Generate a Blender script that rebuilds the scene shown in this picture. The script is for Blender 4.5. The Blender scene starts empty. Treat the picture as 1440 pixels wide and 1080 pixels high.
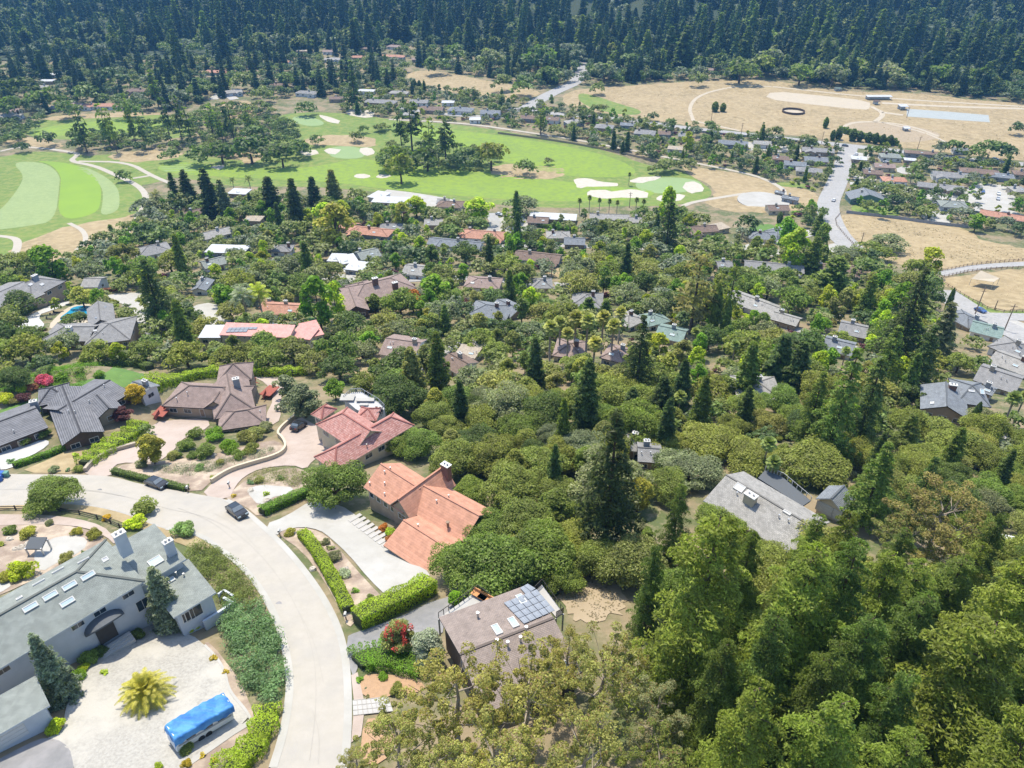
import bpy, math, random
import numpy as np
from mathutils import Vector
from mathutils.geometry import delaunay_2d_cdt
R = math.radians
C = bpy.context.scene.collection
SC = bpy.context.scene
# ---------------------------------------------------------------- camera, sky, sun, exposure
CAMZ = 160.0; PITCH = R(34); F = 1050.0
cam = bpy.data.objects.new('camera', bpy.data.cameras.new('camera')); C.objects.link(cam)
cam.location = (0, 0, CAMZ); cam.rotation_euler = (R(90) - PITCH, 0, 0)
cam.data.sensor_width = 36; cam.data.lens = 36 * F / 1440; cam.data.clip_end = 9000; cam.data.clip_start = 1
SC.camera = cam
SUN_EL, SUN_AZ = R(67), R(-24)
w = bpy.data.worlds.new("World"); SC.world = w; w.use_nodes = True
nt = w.node_tree; sky = nt.nodes.new('ShaderNodeTexSky'); sky.sky_type = 'NISHITA'; sky.sun_disc = False
sky.sun_elevation = SUN_EL; sky.sun_rotation = SUN_AZ
nt.links.new(sky.outputs[0], nt.nodes['Background'].inputs[0]); nt.nodes['Background'].inputs[1].default_value = 0.15
sl = bpy.data.lights.new('sun', 'SUN'); sl.energy = 3.3; sl.angle = R(.6); sl.color = (1, .925, .77)
so = bpy.data.objects.new('sun', sl); C.objects.link(so); so.location = (0, 0, 400)
sd = Vector((math.sin(SUN_AZ) * math.cos(SUN_EL), math.cos(SUN_AZ) * math.cos(SUN_EL), math.sin(SUN_EL)))
so.rotation_euler = sd.to_track_quat('Z', 'Y').to_euler()
SC.view_settings.view_transform = 'Standard'; SC.view_settings.look = 'None'
SC.view_settings.exposure = 1.02; SC.view_settings.gamma = 1
# ---------------------------------------------------------------- terrain height
_g = np.arange(-400, 6000, 2.0)
_z = np.interp(_g, [-400, -60, 0, 44, 94, 140, 187, 250, 350, 450, 520, 930, 6000], [96, 95, 92, 84, 70, 58, 46, 31, 13, 4, 2, 0, 0])
_k = np.exp(-.5 * (np.arange(-30, 31) * 2 / 14.) ** 2); _k /= _k.sum()
_z = np.convolve(np.pad(_z, 30, 'edge'), _k, 'valid')
PADS = []
def T(x, y):
    z = T0(x, y)
    for cx_, cy_, r_, z_ in PADS:
        t = np.clip((np.hypot(np.asarray(x) - cx_, np.asarray(y) - cy_) - r_) / 15, 0, 1); t = t * t * (3 - 2 * t); z = z * t + z_ * (1 - t)
    return z
def T0(x, y):
    z = np.interp(y, _g, _z)
    s = np.clip((np.asarray(x, float) - 20) / 220, 0, 1); s = s * s * (3 - 2 * s)
    z = z * (1 - .15 * s)
    h = np.maximum(0, np.asarray(y, float) - 930 + 40 * np.sin(np.asarray(x) * .004))
    xx = np.asarray(x, float); yy = np.asarray(y, float)
    roll = (np.sin(xx * .013 + yy * .004 + 1) + .7 * np.sin(xx * .021 - yy * .011) + .5 * np.sin(yy * .019 + xx * .006)) * 9 * np.clip(h / 140, 0, 1)
    return z + roll + .33 * h * h / (h + 120) * (1 + .25 * np.sin(xx * .006 + 1) * np.minimum(1, h / 400)) - np.maximum(0, h - 900) * .25
def Tf(x, y): return float(T(x, y))
cp, sp = math.cos(PITCH), math.sin(PITCH)
def ray(px, py):
    u, v = (px - 720) / F, (py - 540) / F
    return Vector((u, cp - v * sp, -sp - v * cp))
def Pz(px, py, z):
    d = ray(px, py); t = (z - CAMZ) / d.z
    return Vector((0, 0, CAMZ)) + d * t
def W(px, py, h=0):
    d = ray(px, py); a, b = 20.0, 20.0
    while b < 5000:
        if CAMZ + d.z * b < Tf(d.x * b, d.y * b) + h: break
        a = b; b += 12
    for _ in range(18):
        m = (a + b) / 2
        if CAMZ + d.z * m < Tf(d.x * m, d.y * m) + h: b = m
        else: a = m
    return Vector((d.x * b, d.y * b, CAMZ + d.z * b))
def proj(x, y, z):
    zc = y * cp + (CAMZ - z) * sp
    return 720 + F * x / zc, 540 + F * ((CAMZ - z) * cp - y * sp) / zc, zc
def Pp(px, py, p, n):
    d = ray(px, py); o = Vector((0, 0, CAMZ)); return o + d * ((p - o).dot(n) / d.dot(n))
_a, _b = W(90, 585), W(80, 628); PADS.append((_a.x, _a.y, 13, _b.z))
# ---------------------------------------------------------------- tagging
def tag(o, label=None, cat=None, group=None, kind=None):
    if label: o['label'] = label
    if cat: o['category'] = cat
    if group: o['group'] = group
    if kind: o['kind'] = kind
    return o
def empty(name, loc, label=None, cat=None, group=None):
    o = bpy.data.objects.new(name, None); C.objects.link(o); o.location = loc; o.empty_display_size = .3
    return tag(o, label, cat, group)
# ---------------------------------------------------------------- materials
def _mat(name):
    m = bpy.data.materials.new(name); m.use_nodes = True; t = m.node_tree
    return m, t, t.nodes, t.links, t.nodes['Principled BSDF']
def surf(name, c1, c2=None, scale=1.0, rough=.85, c3=None, scale3=.08, bump=0, metal=0, coord='pos', spec=.3, detail=6, f1=(.35, .65), f3=(.45, .6)):
    m, t, N, L, b = _mat(name)
    b.inputs['Roughness'].default_value = rough; b.inputs['Metallic'].default_value = metal; b.inputs['Specular IOR Level'].default_value = spec
    g = N.new('ShaderNodeNewGeometry') if coord == 'pos' else N.new('ShaderNodeTexCoord')
    out = g.outputs['Position'] if coord == 'pos' else g.outputs['Object']
    c2 = c2 or tuple(x * .8 for x in c1)
    if max(c1) > .33: c1, c2 = tuple(x * .9 for x in c1), tuple(x * .9 for x in c2); c3 = tuple(x * .9 for x in c3) if c3 else c3
    def mixn(cA, cB, sc, fr, dt):
        n = N.new('ShaderNodeTexNoise'); n.inputs['Scale'].default_value = sc; n.inputs['Detail'].default_value = dt; n.inputs['Roughness'].default_value = .65
        L.new(out, n.inputs['Vector'])
        r = N.new('ShaderNodeMapRange'); r.inputs[1].default_value, r.inputs[2].default_value = fr; L.new(n.outputs[0], r.inputs[0])
        x = N.new('ShaderNodeMix'); x.data_type = 'RGBA'; L.new(r.outputs[0], x.inputs[0])
        for i, cc in ((6, cA), (7, cB)):
            if isinstance(cc, tuple): x.inputs[i].default_value = (*cc, 1)
            else: L.new(cc, x.inputs[i])
        return x.outputs[2], n
    col, n1 = mixn(c1, c2, scale, f1, detail)
    if c3: col, _ = mixn(col, c3, scale3, f3, 5)
    L.new(col, b.inputs['Base Color'])
    if bump:
        bp = N.new('ShaderNodeBump'); bp.inputs['Strength'].default_value = bump; bp.inputs['Distance'].default_value = .15
        L.new(n1.outputs[0], bp.inputs['Height']); L.new(bp.outputs[0], b.inputs['Normal'])
    return m
def roofmat(name, c1, c2, row=.3, wid=.45, mort=None, rough=.85, bump=.5, mort_size=.03):
    m, t, N, L, b = _mat(name); b.inputs['Roughness'].default_value = rough; b.inputs['Specular IOR Level'].default_value = .25
    uv = N.new('ShaderNodeTexCoord'); br = N.new('ShaderNodeTexBrick')
    L.new(uv.outputs['UV'], br.inputs['Vector'])
    br.inputs['Color1'].default_value = (*c1, 1); br.inputs['Color2'].default_value = (*c2, 1)
    br.inputs['Mortar'].default_value = (*(mort or tuple(x * .45 for x in c1)), 1)
    br.inputs['Scale'].default_value = 1; br.inputs['Row Height'].default_value = row; br.inputs['Brick Width'].default_value = wid
    br.inputs['Mortar Size'].default_value = mort_size; br.inputs['Mortar Smooth'].default_value = .3; br.inputs['Bias'].default_value = 0
    n = N.new('ShaderNodeTexNoise'); n.inputs['Scale'].default_value = .7; n.inputs['Detail'].default_value = 8; n.inputs['Roughness'].default_value = .7
    L.new(uv.outputs['UV'], n.inputs['Vector'])
    r = N.new('ShaderNodeMapRange'); r.inputs[1].default_value = .3; r.inputs[2].default_value = .7; r.inputs[3].default_value = .72; r.inputs[4].default_value = 1.18
    L.new(n.outputs[0], r.inputs[0])
    x = N.new('ShaderNodeVectorMath'); x.operation = 'SCALE'; L.new(br.outputs['Color'], x.inputs[0]); L.new(r.outputs[0], x.inputs['Scale'])
    L.new(x.outputs[0], b.inputs['Base Color'])
    bp = N.new('ShaderNodeBump'); bp.inputs['Strength'].default_value = bump; bp.inputs['Distance'].default_value = .04; bp.invert = True
    L.new(br.outputs['Fac'], bp.inputs['Height']); L.new(bp.outputs[0], b.inputs['Normal'])
    return m
def leafmat(name, col=None, rnd=.45, trans=.3, dry=None):
    m, t, N, L, b = _mat(name)
    g = N.new('ShaderNodeNewGeometry')
    if col is None:
        oi = N.new('ShaderNodeObjectInfo'); base = oi.outputs['Color']
    else:
        rgb = N.new('ShaderNodeRGB'); rgb.outputs[0].default_value = (*col, 1); base = rgb.outputs[0]
    r = N.new('ShaderNodeMapRange'); r.inputs[3].default_value = 1 - rnd; r.inputs[4].default_value = 1 + rnd; L.new(g.outputs['Random Per Island'], r.inputs[0])
    n = N.new('ShaderNodeTexNoise'); n.inputs['Scale'].default_value = .35; n.inputs['Detail'].default_value = 3; L.new(g.outputs['Position'], n.inputs['Vector'])
    r2 = N.new('ShaderNodeMapRange'); r2.inputs[1].default_value = .3; r2.inputs[2].default_value = .7; r2.inputs[3].default_value = .75; r2.inputs[4].default_value = 1.3; L.new(n.outputs[0], r2.inputs[0])
    mu = N.new('ShaderNodeMath'); mu.operation = 'MULTIPLY'; L.new(r.outputs[0], mu.inputs[0]); L.new(r2.outputs[0], mu.inputs[1])
    v = N.new('ShaderNodeVectorMath'); v.operation = 'SCALE'; L.new(base, v.inputs[0]); L.new(mu.outputs[0], v.inputs['Scale'])
    colr = v.outputs[0]
    if dry:
        gt = N.new('ShaderNodeMath'); gt.operation = 'GREATER_THAN'; gt.inputs[1].default_value = dry[1]; L.new(g.outputs['Random Per Island'], gt.inputs[0])
        x = N.new('ShaderNodeMix'); x.data_type = 'RGBA'; L.new(gt.outputs[0], x.inputs[0]); L.new(colr, x.inputs[6]); x.inputs[7].default_value = (*dry[0], 1); colr = x.outputs[2]
    b.inputs['Roughness'].default_value = .5; b.inputs['Specular IOR Level'].default_value = .25
    L.new(colr, b.inputs['Base Color'])
    tr = N.new('ShaderNodeBsdfTranslucent')
    v2 = N.new('ShaderNodeVectorMath'); v2.operation = 'MULTIPLY'; v2.inputs[1].default_value = (1.15, 1.35, .55); L.new(colr, v2.inputs[0]); L.new(v2.outputs[0], tr.inputs['Color'])
    ms = N.new('ShaderNodeMixShader'); ms.inputs[0].default_value = trans
    L.new(b.outputs[0], ms.inputs[1]); L.new(tr.outputs[0], ms.inputs[2]); L.new(ms.outputs[0], N['Material Output'].inputs['Surface'])
    return m
M = {}
M['ground'] = surf('hillside_soil', (.23, .18, .11), (.09, .11, .04), .09, c3=(.27, .22, .14), scale3=.5, f1=(.42, .58), f3=(.52, .7), bump=.4)
M['drygrass'] = surf('dry_grass', (.35, .265, .145), (.26, .20, .105), .045, c3=(.42, .33, .19), scale3=.3, f3=(.42, .68), bump=.2)
M['dirt'] = surf('bare_dirt', (.38, .30, .20), (.33, .26, .17), .3, bump=.2)
M['sand'] = surf('pale_sand', (.48, .41, .31), (.43, .37, .28), .3)
M['bsand'] = surf('bunker_sand', (.52, .48, .40), (.44, .40, .33), .5)
M['bluesand'] = surf('grey_blue_arena_footing', (.36, .385, .37), (.33, .35, .34), .2)
M['rough'] = surf('rough_turf', (.14, .205, .035), (.105, .165, .035), .05, c3=(.19, .22, .055), scale3=.25)
M['fairway'] = surf('fairway_turf', (.20, .285, .03), (.175, .255, .033), .05, c3=(.155, .225, .045), scale3=.3)
M['stripe'] = surf('light_mown_turf', (.225, .285, .115), (.20, .26, .105), .04, c3=(.24, .30, .125), scale3=.4)
M['brightturf'] = surf('bright_mown_turf', (.185, .29, .03), (.165, .265, .035), .04)
M['green'] = surf('putting_green_turf', (.22, .30, .13), (.20, .28, .12), .1)
M['lawn'] = surf('lawn_turf', (.11, .20, .04), (.085, .16, .035), .4, bump=.2)
M['path'] = surf('pale_cart_path', (.44, .40, .33), (.40, .36, .30), .3)
M['roadfar'] = surf('worn_asphalt', (.30, .295, .285), (.26, .255, .245), .2, c3=(.34, .33, .32), scale3=1)
M['road'] = surf('pale_concrete_road', (.42, .385, .335), (.385, .355, .305), .6, c3=(.35, .33, .30), scale3=.16, rough=.8, bump=.08, f3=(.48, .75))
M['gutter'] = surf('concrete_kerb', (.42, .40, .37), (.36, .34, .31), 1.5)
M['gravel'] = surf('white_gravel', (.43, .41, .365), (.28, .265, .235), 3.0, c3=(.46, .435, .385), scale3=.15, bump=.5, f1=(.35, .75))
M['pinkconc'] = surf('pinkish_pavers', (.42, .34, .29), (.37, .30, .25), .8, c3=(.45, .37, .32), scale3=.12)
M['conc'] = surf('light_concrete', (.41, .395, .36), (.37, .355, .32), .35, c3=(.44, .425, .395), scale3=.12)
M['whiteconc'] = surf('white_concrete', (.50, .49, .47), (.45, .44, .425), .5)
M['asphalt'] = surf('grey_asphalt', (.22, .215, .215), (.18, .18, .18), .8, c3=(.27, .26, .26), scale3=.15)
M['mulch'] = surf('garden_mulch', (.30, .23, .18), (.20, .15, .11), 1.2, c3=(.42, .34, .26), scale3=.3, bump=.5)
M['orangegravel'] = surf('orange_gravel', (.44, .28, .165), (.37, .235, .14), 2.5, bump=.4)
M['tile'] = surf('white_tiles', (.46, .445, .42), (.40, .385, .365), 1.2)
M['water'] = surf('pool_water', (.03, .36, .58), (.02, .22, .42), .25, rough=.05, spec=.6)
M['bark'] = surf('bark', (.12, .085, .06), (.07, .05, .035), 3, coord='obj', rough=.95)
M['palebark'] = surf('pale_bark', (.40, .34, .27), (.25, .20, .15), 2, coord='obj', rough=.95)
M['leaf'] = leafmat('foliage', rnd=.5, trans=.46)
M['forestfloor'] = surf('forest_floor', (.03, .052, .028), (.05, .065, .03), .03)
M['leafdry'] = leafmat('foliage_with_tan_tips', rnd=.5, trans=.46, dry=((.30, .20, .09), .9))
M['frond'] = leafmat('palm_frond', rnd=.35, trans=.25)
M['bluegrey'] = roofmat('blue_grey_shingle', (.25, .27, .245), (.22, .24, .22), .22, .4, mort_size=.012, bump=.25)
M['dgrey'] = roofmat('dark_grey_tile', (.20, .20, .21), (.165, .165, .175), .45, 40, mort=(.05, .05, .055), mort_size=.05)
M['brownpink'] = roofmat('brown_shingle', (.31, .235, .205), (.27, .20, .175), .25, .5, mort_size=.015)
M['pinktile'] = roofmat('mottled_pink_tile', (.42, .20, .165), (.52, .31, .27), .4, .35, mort=(.28, .11, .09), mort_size=.03)
M['orangetile'] = roofmat('orange_clay_tile', (.51, .265, .18), (.46, .235, .155), .4, 30, mort=(.43, .215, .145), mort_size=.03)
M['solarroof'] = roofmat('taupe_composition_shingle', (.29, .235, .205), (.25, .205, .18), .2, .35, mort_size=.012)
M['greyroof'] = roofmat('light_grey_shingle', (.37, .355, .33), (.28, .27, .25), .25, .45, mort_size=.02)
M['slate'] = roofmat('slate_grey_shingle', (.23, .25, .27), (.195, .21, .23), .25, .5)
M['midgrey'] = roofmat('mid_grey_shingle', (.29, .285, .28), (.25, .245, .24), .25, .5)
M['brownroof'] = roofmat('brown_roof', (.24, .17, .135), (.19, .14, .11), .25, .5)
M['salmon'] = roofmat('salmon_metal_roof', (.55, .27, .235), (.53, .26, .225), 40, .5, mort=(.5, .2, .17), mort_size=.02, rough=.5)
M['clay'] = roofmat('faded_clay_roof', (.50, .27, .19), (.43, .22, .15), .35, .4)
M['white'] = surf('white_roof_membrane', (.50, .51, .525), (.44, .45, .47), .5, rough=.6)
M['tan'] = roofmat('tan_gravel_roof', (.42, .36, .28), (.37, .31, .24), .5, .5)
M['greenroof'] = roofmat('grey_green_roof', (.25, .33, .30), (.2, .28, .25), .25, .5)
M['w_blue'] = surf('pale_blue_stucco', (.50, .53, .56), (.46, .49, .52), 1)
M['w_cream'] = surf('cream_stucco', (.60, .52, .38), (.54, .46, .33), .8)
M['w_white'] = surf('white_painted_wall', (.72, .72, .70), (.66, .66, .64), 1)
M['w_brown'] = surf('dark_brown_siding', (.11, .075, .055), (.085, .06, .045), 1.5)
M['w_tan'] = surf('tan_siding', (.38, .30, .22), (.32, .25, .18), 1)
M['w_grey'] = surf('grey_siding', (.28, .30, .32), (.24, .25, .27), 1)
M['w_green'] = surf('green_siding', (.14, .22, .19), (.12, .19, .16), 1)
M['trim'] = surf('white_trim', (.58, .57, .54), (.54, .53, .5), 2)
M['darktrim'] = surf('dark_trim', (.06, .055, .05), (.05, .045, .04), 2)
M['glass'] = surf('window_glass', (.035, .05, .065), (.02, .03, .04), 1, rough=.08, spec=.8)
M['skyglass'] = surf('skylight_glass', (.42, .52, .56), (.35, .45, .5), 1, rough=.12, spec=.7)
M['panel'] = roofmat('solar_cells', (.24, .26, .29), (.255, .275, .30), 1.6, 1.0, mort=(.35, .37, .40), mort_size=.02, rough=.2, bump=0)
M['stone'] = surf('stone_wall', (.50, .43, .33), (.33, .28, .22), 1.5, bump=.5)
M['wood'] = surf('weathered_wood', (.30, .21, .14), (.2, .14, .1), 2)
M['redwooddeck'] = surf('red_stained_wood', (.34, .10, .07), (.28, .085, .06), 2)
M['orangewood'] = surf('orange_wood', (.62, .30, .12), (.5, .24, .1), 2)
M['metal'] = surf('galvanised_metal', (.55, .56, .57), (.5, .5, .5), 2, rough=.4, metal=.7)
M['black'] = surf('black_rubber', (.03, .03, .03), (.025, .025, .025), 2)
M['carglass'] = surf('car_glass', (.11, .14, .16), (.09, .11, .13), 2, rough=.05, spec=.9)  # base colour lightened to stand in for sky reflected in the glass
for k, c in dict(black=(.02, .022, .025), silver=(.5, .51, .52), white=(.75, .75, .74), grey=(.12, .13, .14), blue=(.04, .09, .25), red=(.35, .03, .03)).items():
    M['paint_' + k] = surf('car_paint_' + k, c, c, 1, rough=.22, spec=.6)
M['tarp'] = surf('blue_tarp', (.05, .22, .55), (.03, .15, .42), 1.2, rough=.6, coord='pos', bump=.9, c3=(.09, .30, .62), scale3=.5)
M['brick'] = surf('chimney_brick', (.22, .12, .09), (.15, .08, .06), 3)
M['rock'] = surf('boulder_stone', (.55, .50, .42), (.42, .37, .3), 1.2, bump=.5)
M['bluebin'] = surf('blue_plastic', (.03, .13, .45), (.03, .11, .4), 1, rough=.5)
M['greenbin'] = surf('green_plastic', (.10, .25, .2), (.08, .2, .16), 1, rough=.5)
M['orangebin'] = surf('grey_plastic', (.3, .32, .3), (.26, .28, .26), 1, rough=.5)
# ---------------------------------------------------------------- mesh helpers
def mk(name, v, f, mats, parent=None, uv=None, mi=None, smooth=False, off=None):
    me = bpy.data.meshes.new(name); v = np.asarray(v, float)
    if off is not None: v = v - np.asarray(off)
    me.from_pydata(v.tolist(), [], f); 
    for m in (mats if isinstance(mats, (list, tuple)) else [mats]): me.materials.append(m)
    if mi is not None: me.polygons.foreach_set('material_index', mi)
    if uv is not None:
        l = me.uv_layers.new(name='UVMap'); l.data.foreach_set('uv', np.asarray(uv, float).ravel())
    if smooth: me.polygons.foreach_set('use_smooth', [True] * len(me.polygons))
    o = bpy.data.objects.new(name, me); C.objects.link(o)
    if parent: o.parent = parent
    return o
class MB:
    def __init__(s): s.v = []; s.f = []; s.mi = []; s.cur = 0
    def add(s, v, f, m=None):
        b = len(s.v); s.v += [tuple(p) for p in v]; s.f += [tuple(i + b for i in q) for q in f]; s.mi += [s.cur if m is None else m] * len(f)
    def box(s, c, u, v, w, m=None):     # centre, half axes (any vectors)
        c, u, v, w = map(Vector, (c, u, v, w))
        p = [c + a * u + b * v + e * w for e in (-1, 1) for b in (-1, 1) for a in (-1, 1)]
        s.add(p, [(0, 2, 3, 1), (4, 5, 7, 6), (0, 1, 5, 4), (2, 6, 7, 3), (0, 4, 6, 2), (1, 3, 7, 5)], m)
    def abox(s, x0, y0, z0, x1, y1, z1, m=None):
        s.box(((x0 + x1) / 2, (y0 + y1) / 2, (z0 + z1) / 2), ((x1 - x0) / 2, 0, 0), (0, (y1 - y0) / 2, 0), (0, 0, (z1 - z0) / 2), m)
    def tube(s, pts, rad, n=6, m=None, cap=True):
        pts = [Vector(p) for p in pts]; rings = []
        for i, p in enumerate(pts):
            d = (pts[min(i + 1, len(pts) - 1)] - pts[max(i - 1, 0)]); d = d.normalized() if d.length > 1e-6 else Vector((0, 0, 1))
            a = d.cross(Vector((1, 0, 0)) if abs(d.x) < .8 else Vector((0, 1, 0))).normalized(); b = d.cross(a)
            r = rad[i] if isinstance(rad, (list, tuple)) else rad
            rings.append([p + a * (math.cos(k * 2 * math.pi / n) * r) + b * (math.sin(k * 2 * math.pi / n) * r) for k in range(n)])
        v = [q for r_ in rings for q in r_]; f = []
        for i in range(len(pts) - 1):
            for k in range(n): f.append((i * n + k, i * n + (k + 1) % n, (i + 1) * n + (k + 1) % n, (i + 1) * n + k))
        if cap: f.append(tuple(range(n))); f.append(tuple((len(pts) - 1) * n + k for k in reversed(range(n))))
        s.add(v, f, m)
    def build(s, name, mats, parent=None, off=None, smooth=False):
        return mk(name, s.v, s.f, mats, parent, mi=s.mi, off=off, smooth=smooth)
def inpoly(P, poly):
    x, y = P[:, 0], P[:, 1]; r = np.zeros(len(P), bool); n = len(poly)
    for i in range(n):
        x1, y1 = poly[i]; x2, y2 = poly[(i + 1) % n]
        c = ((y1 > y) != (y2 > y)) & (x < (x2 - x1) * (y - y1) / ((y2 - y1) or 1e-9) + x1); r ^= c
    return r
def chaikin(p, n=2, closed=True):
    for _ in range(n):
        q = []
        m = len(p)
        if not closed: q.append(p[0])
        for i in range(m if closed else m - 1):
            a, b = p[i], p[(i + 1) % m]
            q += [a * .75 + b * .25, a * .25 + b * .75]
        if not closed: q.append(p[-1])
        p = q
    return p
CLEAR = []     # world polygons kept free of planted trees
def sheet(name, pts, mat, layer=0, smooth=2, lift=0, label=None, cat=None, kind='structure', clear=True, step=None, jag=0):
    P = [W(*p) for p in pts]; P = [Vector((p.x, p.y)) for p in P]
    if smooth: P = chaikin(P, smooth)
    if jag: r_ = random.Random(int(pts[0][0])); P = [p + Vector((r_.uniform(-jag, jag), r_.uniform(-jag, jag))) for p in P]
    a = np.array([(p.x, p.y) for p in P]); mn, mx = a.min(0), a.max(0)
    if clear: CLEAR.append(a)
    st = step or max(2.5 if mn[1] < 220 else 4.0, min(14, (mx[1] - mn[1]) / 40 + 2))
    gx, gy = np.meshgrid(np.arange(mn[0] + st / 2, mx[0], st), np.arange(mn[1] + st / 2, mx[1], st))
    G = np.c_[gx.ravel(), gy.ravel()]; G = G[inpoly(G, a)] if len(G) else G
    co = [Vector(p) for p in a] + [Vector(p) for p in G]
    r = delaunay_2d_cdt(co, [], [list(range(len(a)))], 1, 1e-4)
    V = np.array([(p.x, p.y) for p in r[0]]); z = T(V[:, 0], V[:, 1]) + .04 + .03 * layer + lift
    o = mk(name, np.c_[V, z], [tuple(f) for f in r[2]], mat)
    return tag(o, label, cat, kind=kind)
def wline(pts, smooth=2, step=2.5):
    P = [W(*p) for p in pts]; P = [Vector((p.x, p.y)) for p in P]
    if smooth: P = chaikin(P, smooth, False)
    out = [P[0]]
    for a, b in zip(P[:-1], P[1:]):
        n = max(1, int((b - a).length / step)); out += [a.lerp(b, (i + 1) / n) for i in range(n)]
    return out
def strip(name, pts, width, mat, layer=0, kind='structure', off=0, label=None, cat=None, lift=0, clear=True, step=3):
    P = wline(pts, step=step); v = []; f = []; nc = max(2, int(width / 4) + 2)
    for i, p in enumerate(P):
        d = (P[min(i + 1, len(P) - 1)] - P[max(i - 1, 0)]).normalized(); n = Vector((-d.y, d.x))
        for k in range(nc):
            q = p + n * (off + width * (k / (nc - 1) - .5)); v.append((q.x, q.y, Tf(q.x, q.y) + .04 + .03 * layer + lift))
    for i in range(len(P) - 1):
        for k in range(nc - 1): a = i * nc + k; f.append((a, a + 1, a + nc + 1, a + nc))
    if clear: CLEAR.append(np.array([v[i * nc][:2] for i in range(len(P))] + [v[i * nc + nc - 1][:2] for i in reversed(range(len(P)))]))
    return tag(mk(name, v, f, mat), label, cat, kind=kind)
def ribbon_wall(name, pts, width, height, mat, label, cat, base=-.3, smooth=2, kind=None):
    P = wline(pts, smooth); v = []; f = []
    for i, p in enumerate(P):
        d = (P[min(i + 1, len(P) - 1)] - P[max(i - 1, 0)]).normalized(); n = Vector((-d.y, d.x)) * width / 2
        z = Tf(p.x, p.y); h = height
        for s, zz in ((-1, z + base), (-1, z + h), (1, z + h), (1, z + base)): v.append((p.x + n.x * s, p.y + n.y * s, zz))
    for i in range(len(P) - 1):
        for k in range(4): a = i * 4 + k; b = i * 4 + (k + 1) % 4; f.append((a, b, b + 4, a + 4))
    f += [(0, 1, 2, 3), tuple(len(v) - 1 - k for k in range(4))]
    return tag(mk(name, v, f, mat), label, cat, kind=kind)
# ---------------------------------------------------------------- foliage
def leafmesh(name, c, n, s, mat, aspect=.62, seed=0):
    rg = np.random.default_rng(seed); N = len(c)
    n = n / (np.linalg.norm(n, axis=1, keepdims=True) + 1e-9)
    r = rg.normal(size=(N, 3)); u = np.cross(n, r); u /= np.linalg.norm(u, axis=1, keepdims=True) + 1e-9; v = np.cross(n, u)
    s = s.reshape(-1, 1); u = u * s * .62; v = v * s * .62 * aspect
    V = np.stack([c + u, c + v + n * s * .12, c - u, c - v + n * s * .12], 1).reshape(-1, 3)
    return rawquads(name, V, mat)
def rawquads(name, V, mats, mi=None, extra=None):
    me = bpy.data.meshes.new(name); nq = len(V) // 4
    me.vertices.add(len(V)); me.vertices.foreach_set('co', V.astype(np.float32).ravel())
    me.loops.add(nq * 4); me.loops.foreach_set('vertex_index', np.arange(nq * 4, dtype=np.int32))
    me.polygons.add(nq); me.polygons.foreach_set('loop_start', np.arange(nq, dtype=np.int32) * 4)
    try: me.polygons.foreach_set('loop_total', np.full(nq, 4, np.int32))
    except Exception: pass
    for m in (mats if isinstance(mats, list) else [mats]): me.materials.append(m)
    if mi is not None: me.polygons.foreach_set('material_index', mi.astype(np.int32))
    me.update(calc_edges=True); me.validate()
    return me
def sph(rg, n):
    d = rg.normal(size=(n, 3)); return d / np.linalg.norm(d, axis=1, keepdims=True)
def clumps(rg, cen, rad, per, leaf, up=.75, flat=.75):
    """leaves over the shells of clumps"""
    K = len(cen); idx = np.repeat(np.arange(K), per); N = len(idx)
    d = sph(rg, N); d[:, 2] = np.where(d[:, 2] < -.35, -d[:, 2], d[:, 2])
    rr = rad[idx, None] * (rg.uniform(.72, 1.08, (N, 1)))
    p = cen[idx] + d * rr * np.array([1, 1, flat])
    n = d * .8 + rg.normal(size=(N, 3)) * .55 + np.array([0, 0, up])
    return p, n, leaf * rg.uniform(.6, 1.35, N)
def trunkmesh(name, limbs, mat):
    mb = MB()
    for pts, rad in limbs: mb.tube(pts, rad, 6)
    me = bpy.data.meshes.new(name); me.from_pydata(mb.v, [], mb.f); me.materials.append(mat); me.polygons.foreach_set('use_smooth', [True] * len(me.polygons))
    return me
LIB = {}
def oak(seed, lod):
    rg = np.random.default_rng(seed); K = (64, 32, 14)[lod]; per = (330, 95, 30)[lod]; leaf = (.25, .47, 1.0)[lod]
    d = sph(rg, K * 3); d = d[d[:, 2] > -.3][:K]; fr = rg.uniform(.5, 1.0, (len(d), 1)) ** .6
    lob = 1 + .3 * np.sin(np.arctan2(d[:, 1], d[:, 0]) * 3 + seed)[:, None]
    cen = d * fr * np.array([3.9, 3.9, 2.6]) * np.c_[lob, lob, np.ones_like(lob)] + np.array([0, 0, 3.3])
    rad = rg.uniform(.5, 1.0, len(d)) ** 1.3 * 1.9 * (1 if lod < 2 else 1.2)
    p, n, s = clumps(rg, cen, rad, per, leaf)
    limbs = [([(0, 0, -1), (.15, .1, 1.2), (.1, 0, 2.4)], [.42, .32, .26])]
    for i in range((9, 5, 0)[lod]):
        c = cen[i]; limbs.append(([(.1, 0, 1.6), (c[0] * .45, c[1] * .45, 1.9 + c[2] * .25), tuple(c)], [.22, .14, .05]))
    return p, n, s, limbs     # crown radius about 5, height 7.5
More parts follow.
